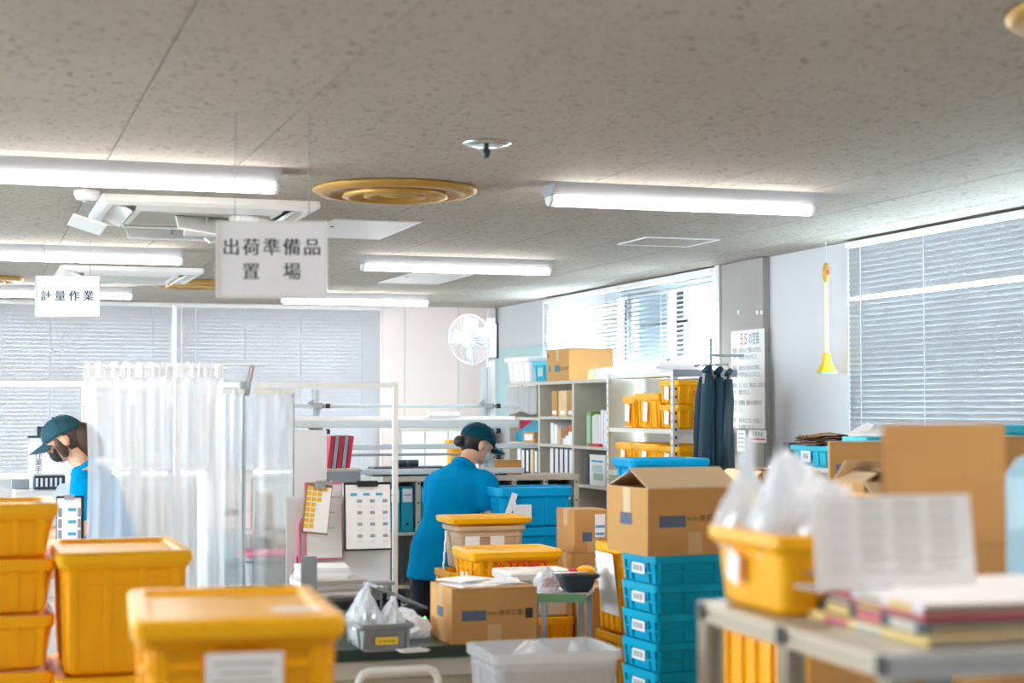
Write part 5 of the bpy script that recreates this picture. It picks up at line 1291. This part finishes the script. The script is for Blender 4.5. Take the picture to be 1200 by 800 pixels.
T1_, w_, h_ = clip('pink edged clipboard with a plain printed sheet', 358, 402, 565, 655, 'pink', 0, dy=.03)
for r_ in range(3): MB().box(-.01, .05, -.0026, -.0021, h_*(.80-.2*r_), h_*(.81-.2*r_)).build('text_line', 'ink_grey', T1_)
T1_, w_, h_ = clip('tilted checklist with rows of yellow squares', 353, 384, 567, 625, 'brown_paper', .12, dy=-.02)
for r_ in range(8):
    for c_ in range(4 if r_ < 1 else 3 if r_ < 3 else 2 if r_ < 8 else 1):
        MB().box(-w_*.44+c_*w_*.20, -w_*.44+(c_+1)*w_*.20-.004, -.0030, -.0021, h_*(.86-.108*r_), h_*(.955-.108*r_)-.002).build('yellow_square', 'yellow_card', T1_)
t = thing('easel', 'low easel bar carrying the clipboards on the side bench', 'easel', ((at(400, 600, Y=YP).x), YP+.05, .8505))
MB().box(-.24, .24, .0, .016, .0, .40).build('back_board', 'panel_white', t); MB().box(-.24, .24, -.09, -.0005, .0, .012).build('ledge', 'steel_grey', t)
clip_z = None
# pink frame bits left of the checklist
p = at(351, 590, Y=YP+.03)
t = thing('pink_holder', 'pink plastic card holder left of the yellow checklist', 'holder', (p.x, YP+.035, .864)); MB().tube([(0, 0, 0), (0, 0, .26), (.008, 0, .285), (.06, 0, .29)], .008, 8).build('frame', 'pink', t); MB().box(-.012, .03, -.006, -.001, .03, .12).build('tab', 'magenta', t)
# pale plastic drawers behind the sheets
p = at(258, 560, Y=YS+.5); q = at(283, 560, Y=YS+.5)
t = thing('drawer_tower', 'pale green plastic drawer tower behind the clear sheet', 'drawers', ((p.x+q.x)/2, YS+.7, 0)); w_ = q.x-p.x+.12; zt_ = at(270, 552, Y=YS+.5).z
MB().box(-w_/2, w_/2, -.18, .18, 0, zt_).build('carcass', 'sign_white', t)
for k in range(5): dr = MB().box(-w_/2+.01, w_/2-.01, -.195, -.1805, .02+k*(zt_-.04)/5, (k+1)*(zt_-.04)/5).build('drawer', 'pale_teal' if k < 4 else 'white_plastic', t, bevel=.005); MB().box(-.03, .03, -.21, -.1955, .10+k*(zt_-.04)/5, .12+k*(zt_-.04)/5).build('handle', 'steel_grey', dr)
p = at(315, 655, Y=YS+.3)
t = thing('small_bin', 'grey waste bin with a red rim behind the clear sheet', 'bin', (p.x, YS+.35, 0)); tub(t, .26, .26, p.z+.03, 'steel_grey', .85, .03, .04, fx=(), fy=(), band=False); MB().shell([(.264, .264, .04, p.z+.02), (.272, .272, .04, p.z+.024), (.272, .272, .04, p.z+.036), (.264, .264, .04, p.z+.0365)]).build('red_rim', 'pink', t)
# white machine on stand behind the sheet
p = at(312, 580, Y=YS+.9)
t = thing('white_machine', 'white bench machine with a black knob behind the clear sheet', 'machine', (p.x, YS+1.0, .80)); MB().box(-.12, .10, -.12, .12, 0, .24).build('case', 'white_plastic', t, bevel=.015); MB().box(-.06, .05, -.10, .10, .2405, .42).build('column', 'white_plastic', t, bevel=.015); MB().cyl((-.02, -.16, .16), (-.02, -.1205, .16), .035, n=14).build('knob', 'black', t); MB().tube([(.06, -.12, .1), (.09, -.17, .02), (.06, -.19, -.1), (.02, -.2, -.2)], .006, 6).build('cable', 'black', t)
table('stand', 'stand under the white bench machine', p.x-.2, p.x+.2, YS+.85, YS+1.15, .7995, .03, 'white_paint', 'steel_grey')

# rack of white shelves seen through the curtain
Yw = YS+2.2
xa, xb = at(100, 500, Y=Yw).x, at(262, 500, Y=Yw).x
t = thing('white_shelf', 'white shelf rack seen dimly through the sheer curtain', 'shelf', ((xa+xb)/2, Yw+.2, 0)); w = xb-xa
for sx in (-1, -.25, .35, 1):
    for sy in (-1, 1): MB().cbox(sx*(w/2-.02), sy*.18, 0, .035, .035, at(180, 448, Y=Yw).z).build('post', 'white_paint', t)
for py_ in (470, 492, 512, 545, 572):
    z = at(180, py_, Y=Yw).z; MB().box(-w/2, w/2, -.16, .16, z-.02, z).build('shelf_board', 'white_paint', t)
z = at(180, 572, Y=Yw).z
MB().box(-w/2+.02, w/2-.02, -.15, .15, .05, z-.025).build('lower_cabinet', 'steel_white', t)
# whiteboard and machine behind the left person
Yq = YS+2.85
xa, xb = at(33, 540, Y=Yq).x, at(104, 540, Y=Yq).x
t = thing('whiteboard', 'small whiteboard with notes behind the left worker', 'whiteboard', ((xa+xb)/2, Yq, 0)); w = xb-xa; z1 = at(60, 513, Y=Yq).z
MB().box(-w/2, w/2, 0, .02, .75, z1).build('board', 'panel_white', t); MB().box(-w/2-.005, w/2+.005, -.006, .024, z1+.0005, z1+.014).build('top_edge', 'dark_slate', t)
for s_ in (-1, 1): MB().cbox(s_*(w/2-.03), .04, 0, .03, .03, z1-.05).build('leg', 'steel_grey', t); MB().cbox(s_*(w/2-.03), .04, 0, .05, .34, .02).build('foot', 'steel_grey', t)
letter('作\n業\n手\n順', .045, 'ink', t, (-w/2+.06, -.001, z1-.17)); letter('日\n付', .04, 'ink_grey', t, (-w/2+.16, -.001, z1-.12)); letter('担\n当', .04, 'ink_grey', t, (-w/2+.25, -.001, z1-.12))
MB().box(-.05, .05, .0, .05, 0, .055).build('marker_case', 'dark_slate'); o = bpy.data.objects['marker_case']; o.location = ((xa+xb)/2-w*.22, Yq-.015, z1+.0148); tag(o, 'small dark case on top of the whiteboard', 'case')
Yq2 = YS+1.7
p = at(52, 572, Y=Yq2)
t = thing('counter_machine', 'beige counting machine with a grey dial in front of the left worker', 'machine', (p.x, Yq2, .86)); zz = p.z-.86
MB().box(-.16, .14, -.12, .12, 0, zz).build('case', 'steel_white', t, bevel=.01); MB().box(-.06, .10, -.14, .02, zz+.0005, zz+.075).build('head', 'dark_slate', t, bevel=.006)
for k in range(6): MB().box(-.05+k*.024, -.038+k*.024, -.146, -.1405, zz+.015, zz+.06).build('key', 'card_white', t)
MB().cyl((.09, -.16, zz-.005), (.09, -.1205, zz-.005), .036, n=18).build('dial', 'sign_white', t); MB().box(-.17, -.08, -.06, .02, zz+.0005, zz+.05).build('spool', 'steel_grey', t)
table('stand', 'stand under the counting machine of the left worker', p.x-.6, p.x+.22, Yq2-.25, Yq2+.25, .8595, .03, 'white_paint', 'steel_grey')
# printed board with black edge in front of the left worker
YL = YS+.2
a, b_ = at(66, 581, Y=YL), at(96, 645, Y=YL)
t = thing('clipboard', 'black edged sheet with blue marks in front of the left worker', 'clipboard', ((a.x+b_.x)/2, YL, b_.z), 0); w, h = b_.x-a.x, a.z-b_.z
MB().box(-w/2, w/2+.008, 0, .004, 0, h).build('board', 'black', t, bevel=.002); MB().box(-w/2+.004, w/2-.006, -.002, -.0004, .004, h-.01).build('sheet', 'paper', t); MB().box(-w*.2, w*.2, -.01, -.0022, h-.016, h+.004).build('clip', 'steel_grey', t)
for r_ in range(4):
    MB().box(-.005, .03, -.0026, -.0021, h*(.72-.22*r_), h*(.78-.22*r_)).build('blue_mark', 'ink_blue', t)
    for c_ in (-.04, .045): MB().box(c_-.008, c_+.008, -.0026, -.0021, h*(.62-.2*r_), h*(.78-.2*r_)).build('printed_cell', 'ink_grey', t)
zz = b_.z; xx = (a.x+b_.x)/2
table('stand', 'stand carrying the black edged sheet of the left worker', xx-.15, xx+.15, YL-.04, YL+.10, zz-.0005, .02, 'steel_grey', 'steel_grey', legs=.02, inset=.004)

# ================================================================ people
def baked(o):
    dg = bpy.context.evaluated_depsgraph_get(); dg.update()
    me = bpy.data.meshes.new_from_object(o.evaluated_get(dg)); o.modifiers.clear(); o.data = me; me.shade_smooth(); return o
def fuse(mb, name, material, parent, voxel, smooth=6):
    """one continuous skin from overlapping lofts"""
    o = mb.build(name, material, None); k = o.modifiers.new('fuse', 'REMESH'); k.mode = 'VOXEL'; k.voxel_size = voxel
    s_ = o.modifiers.new('smooth', 'SMOOTH'); s_.factor = .5; s_.iterations = smooth
    baked(o); o.parent = parent; o.data.materials.clear(); o.data.materials.append(MATS[material]); return o
def loft(mb, rings_, n=20):
    mb.rings([[Vector(c)+Vector(a)*math.cos(k*2*PI/n)+Vector(b_)*math.sin(k*2*PI/n) for k in range(n)] for c, a, b_ in rings_])
def limb(mb, pts, n=14):
    """pts: (point, radius); adds round ends"""
    P = [Vector(p) for p, r in pts]; R = [r for p, r in pts]; rg = []; u = None
    for i in range(len(P)):
        t = (P[min(i+1, len(P)-1)]-P[max(i-1, 0)]).normalized()
        u = t.orthogonal().normalized() if u is None else (u-t*u.dot(t)).normalized(); w = t.cross(u)
        rg.append((P[i], u*R[i], w*R[i]))
    t0 = (P[1]-P[0]).normalized(); t1 = (P[-1]-P[-2]).normalized()
    rg = [(P[0]-t0*R[0]*.7, rg[0][1]*.55, rg[0][2]*.55)]+rg+[(P[-1]+t1*R[-1]*.7, rg[-1][1]*.55, rg[-1][2]*.55)]
    loft(mb, rg, n)
def hand(mb, wrist, d, up):
    """palm and five unequal bent fingers; d = direction of the hand, up = back of the hand"""
    wrist, d, up = Vector(wrist), Vector(d).normalized(), Vector(up).normalized(); s_ = d.cross(up).normalized(); up = s_.cross(d)
    loft(mb, [(wrist, s_*.024, up*.018), (wrist+d*.04, s_*.036, up*.016), (wrist+d*.085, s_*.038, up*.014), (wrist+d*.095, s_*.03, up*.008)], 14)
    for k, ln in enumerate((.070, .080, .074, .058)):
        b_ = wrist+d*.085+s_*(.030-.020*k); c1 = b_+d*ln*.42-up*ln*.10; c2 = c1+d*ln*.26-up*ln*.22; c3 = c2+d*ln*.12-up*ln*.26
        limb(mb, [(b_-d*.01, .0095), (c1, .0088), (c2, .008), (c3, .007)], 8)
    b_ = wrist+d*.03+s_*.030; limb(mb, [(b_-s_*.008, .012), (b_+d*.03+s_*.024-up*.008, .0105), (b_+d*.058+s_*.026-up*.022, .009)], 8)
def person(label, loc, rz, lean, hyaw, hpitch, hair, capm, maskm, arms, sc=1.0, bun=True, hip=.84, longhair=False):
    root = thing('person', label, 'person', loc, rz); root.scale = (sc, sc, sc)
    L_ = math.radians(lean); s_ = Vector((0, math.sin(L_), math.cos(L_))); b_ = Vector((0, math.cos(L_), -math.sin(L_))); X = Vector((1, 0, 0))
    H0 = Vector((0, 0, hip)); nb = H0+s_*.53
    nd = Vector((0, math.sin(L_+.28), math.cos(L_+.28)))
    hc = nb+nd*.165
    HM = Matrix.Translation(hc) @ Matrix.Rotation(math.radians(hyaw), 4, 'Z') @ Matrix.Rotation(math.radians(-hpitch), 4, 'X')
    R3 = HM.to_3x3()
    def torso(mb, g=0, top=True, z0=0):
        rg = ([(H0-Vector((0, 0, .13)), X*(.174+g), Vector((0, .132+g, 0)))] if g else [])+[(H0-Vector((0, 0, .06))+b_*.0, X*((.150 if not g else .166)+g), b_*((.105 if not g else .124)+g)), (H0+s_*.02, X*(.162+g), b_*(.118+g)), (H0+s_*.16, X*(.142+g), b_*(.102+g)), (H0+s_*.30, X*(.158+g), b_*(.110+g)), (H0+s_*.40-b_*.006, X*(.172+g), b_*(.108+g)), (H0+s_*.47-b_*.004, X*(.165+g*.8), b_*(.085+g*.6)), (H0+s_*.51, X*(.105+g*.5), b_*(.066+g*.4)), (H0+s_*.535, X*(.06+g*.4), b_*(.058+g*.4))]
        loft(mb, rg, 24)
    sh = {k: H0+s_*.445+X*(.175*k) for k in (-1, 1)}
    body = MB(); torso(body)
    limb(body, [(nb-s_*.05, .056), (nb+nd*.02, .052), (nb+nd*.09, .05), (hc+R3 @ Vector((0, -.01, -.03)), .055)])
    HB = lambda v: hc+R3 @ Vector(v)
    body.ell(HB((0, -.006, .022)), .074, .094, .092, 20, 13, R3); body.ell(HB((0, .040, -.045)), .054, .052, .058, 16, 10, R3); body.ell(HB((0, .062, -.082)), .026, .022, .020, 12, 8, R3)
    body.ell(HB((0, .078, .012)), .050, .020, .018, 12, 8, R3)                                   # brow
    limb(body, [(HB((0, .088, .004)), .008), (HB((0, .104, -.022)), .011), (HB((0, .094, -.034)), .012)], 8)   # nose
    for k in (-1, 1):
        body.ell(HB((k*.030, .080, -.024)), .020, .014, .016, 10, 7, R3); body.ell(HB((k*.076, -.004, -.012)), .010, .020, .031, 12, 8, R3); body.ell(HB((k*.080, -.012, -.004)), .007, .016, .022, 10, 7, R3)
    body.ell(HB((0, .088, -.055)), .022, .008, .006, 10, 6, R3); body.ell(HB((0, .087, -.064)), .018, .008, .006, 10, 6, R3)   # lips
    for k in (-1, 1):
        el, wr, hd, up = arms[k]; limb(body, [(sh[k], .055), (sh[k].lerp(Vector(el), .5), .046), (Vector(el), .039)]); limb(body, [(Vector(el), .039), (Vector(el).lerp(Vector(wr), .35), .038), (Vector(wr), .026)])
        hand(body, wr, hd, up)
        limb(body, [((k*.080, -.01, hip), .075), ((k*.088, .0, hip-.18), .075), ((k*.090, .02, hip*.53), .056), ((k*.090, -.005, hip*.38), .056), ((k*.092, -.02, .10), .038)])
    fuse(body, 'body', 'skin', root, .0075, 4)
    # clothes
    shirt = MB(); torso(shirt, .022)
    shirt.v = shirt.v; 
    for k in (-1, 1):
        el = Vector(arms[k][0]); limb(shirt, [(sh[k]-X*k*.03, .072), (sh[k]+(el-sh[k])*.12, .077), (sh[k]+(el-sh[k])*.40, .070), (sh[k]+(el-sh[k])*.60, .072)])
    so = fuse(shirt, 'shirt', 'shirt', root, .010, 5)
    rr = Vector((loc[0], loc[1], 3))
    for v in so.data.vertices:                      # folds of the cloth
        c = v.co; n_ = noise.noise(Vector((c.x*9, c.y*9, c.z*5))+rr)*.010+noise.noise(Vector((c.x*20+c.z*8, c.y*20, c.z*9))+rr)*.005
        v.co = c+v.normal*n_
    MB().tube([nb-s_*.004+X*(.064*math.cos(a))+b_*(.064*math.sin(a))-s_*(.02*math.sin(a)) for a in [k*PI/10 for k in range(20)]], .016, 8, closed=True).build('collar', 'shirt', root, smooth=True)
    tr = MB(); loft(tr, [((0, 0, hip+.02), X*.145, Vector((0, .105, 0))), ((0, 0, hip-.05), X*.162, Vector((0, .12, 0))), ((0, 0, hip-.12), X*.165, Vector((0, .12, 0)))], 20)
    for k in (-1, 1): limb(tr, [((k*.080, -.005, hip-.06), .088), ((k*.090, .0, hip-.2), .096), ((k*.094, .015, hip*.5), .078), ((k*.094, -.01, .12), .070), ((k*.094, -.012, .06), .070)])
    fuse(tr, 'trousers', 'navy_cloth', root, .011, 4)
    for k in (-1, 1):
        sm = MB(); loft(sm, [((k*.092, -.085, .045), X*.025, Vector((0, 0, .035))), ((k*.092, -.05, .05), X*.040, Vector((0, 0, .05))), ((k*.092, .04, .045), X*.044, Vector((0, 0, .045))), ((k*.094, .12, .033), X*.046, Vector((0, 0, .033))), ((k*.094, .165, .025), X*.028, Vector((0, 0, .02)))], 14); sm.build('shoe', 'black', root, smooth=True, sub=1)
    # head wear
    def shell_ell(c, rx, ry, rz_, keep, n=28, m=18, inner=.82):
        mb = MB(); lp = []
        for i in range(1, m):
            a = PI*i/m-PI/2; ring_ = []
            for k in range(n):
                p = Vector((math.cos(a)*math.cos(k*2*PI/n), math.cos(a)*math.sin(k*2*PI/n), math.sin(a))); f = 1 if keep(p) else inner
                ring_.append(HB((c[0]+p.x*rx*f, c[1]+p.y*ry*f, c[2]+p.z*rz_*f)))
            lp.append(ring_)
        return mb.rings(lp)
    shell_ell((0, -.008, .012), .081, .102, .098, lambda p: p.y < .12 or p.z > .4).build('hair', hair, root, smooth=True)
    if longhair:
        for k in (-1, 1): mb = MB(); mb.ell(HB((k*.058, .030, -.028)), .016, .026, .060, 14, 10, R3); mb.build('hair_lock', hair, root, smooth=True)
        mb = MB(); limb(mb, [(HB((0, -.075, .0)), .066), (HB((0, -.095, -.06)), .07), (HB((0, -.10, -.14)), .05)]); mb.build('hair_lock', hair, root, smooth=True)
    if bun: mb = MB(); mb.ell(HB((0, -.112, -.030)), .036, .030, .034, 14, 10, R3); mb.tube([HB((.026*math.cos(a), -.090, -.028+.026*math.sin(a))) for a in [k*PI/6 for k in range(12)]], .008, 6, closed=True); mb.build('hair_bun', hair, root, smooth=True)
    cap = MB(); lp = []
    for i in range(9):
        a = PI/2*i/8.3; zz = .028+.094*math.sin(a); f = math.cos(a)**.82
        lp.append([HB((.088*f*math.cos(k*PI/16), -.004+.110*f*math.sin(k*PI/16), zz-(.014 if k > 16 else 0)*math.cos(a)*abs(math.sin(k*PI/16)))) for k in range(32)])
    cap.rings(lp); co = cap.build('cap', capm, root, smooth=True)
    MB().grid(lambda u, v: HB((.083*math.sin((u-.5)*2.5)*(1-.10*v), .045+.062*math.cos((u-.5)*2.5)+v*.082*math.cos((u-.5)*1.9), .030-.030*abs((u-.5)*2)**2-.012*v)), 16, 6).build('brim', capm, co, smooth=True, solid=.004)
    MB().ell(HB((0, -.004, .123)), .008, .008, .005, 10, 6).build('cap_button', capm, co)
    for k in range(3):
        a0 = k*PI/3; MB().tube([HB((.0885*(math.cos(b0)**.82 if math.cos(b0) > 0 else 0)*math.cos(a0+q), -.004+.1105*(max(0, math.cos(b0))**.82)*math.sin(a0+q), .0285+.0945*math.sin(b0))) for q, b0 in [(0, j*PI/2/8.3) for j in range(1, 8)]+[(PI, (7-j)*PI/2/8.3) for j in range(7)]], .0014, 4).build('seam', capm, co)
    shell_ell((0, .040, -.046), .062, .068, .052, lambda p: p.y > .25, inner=.7).build('face_mask', maskm, root, smooth=True)
    for k in (-1, 1):
        MB().tube([HB((k*.058, .062, -.03)), HB((k*.075, .03, -.02)), HB((k*.080, -.004, .012))], .0015, 5).build('mask_strap', maskm, root)
        MB().ell(HB((k*.030, .088, -.006)), .010, .006, .006, 10, 6, R3).build('eye', 'eye', root); 
        eb = MB().box(-.016, .016, -.002, .002, -.002, .002).build('eyebrow', hair, root); eb.matrix_local = HM @ T(k*.030, .093, .016)
    return root
p = at(514, 655, d=9.5)
person('person in a blue polo shirt and dark teal cap bending over the bins', (p.x, p.y, 0), -math.radians(56), 25, -22, 24, 'hair', 'cap_teal', 'mask',
       {1: ((.245, .17, 1.02), (.16, .36, .93), (-.35, .75, -.45), (.1, .3, .95)), -1: ((-.235, .22, 1.01), (-.15, .43, .93), (.25, .85, -.35), (-.1, .3, .95))})
p = at(140, 655, d=8.75)
person('person in a faded teal cap bowing over the table at the left', (p.x, p.y, 0), math.radians(84), 20, 0, 30, 'hair_brown', 'cap_teal2', 'mask_black',
       {1: ((.225, .16, 1.04), (.12, .40, 1.0), (-.3, .9, -.1), (.1, .2, .97)), -1: ((-.225, .18, 1.04), (-.12, .40, 1.0), (.3, .9, -.1), (-.1, .2, .97))}, 1.0, False, .86, True)
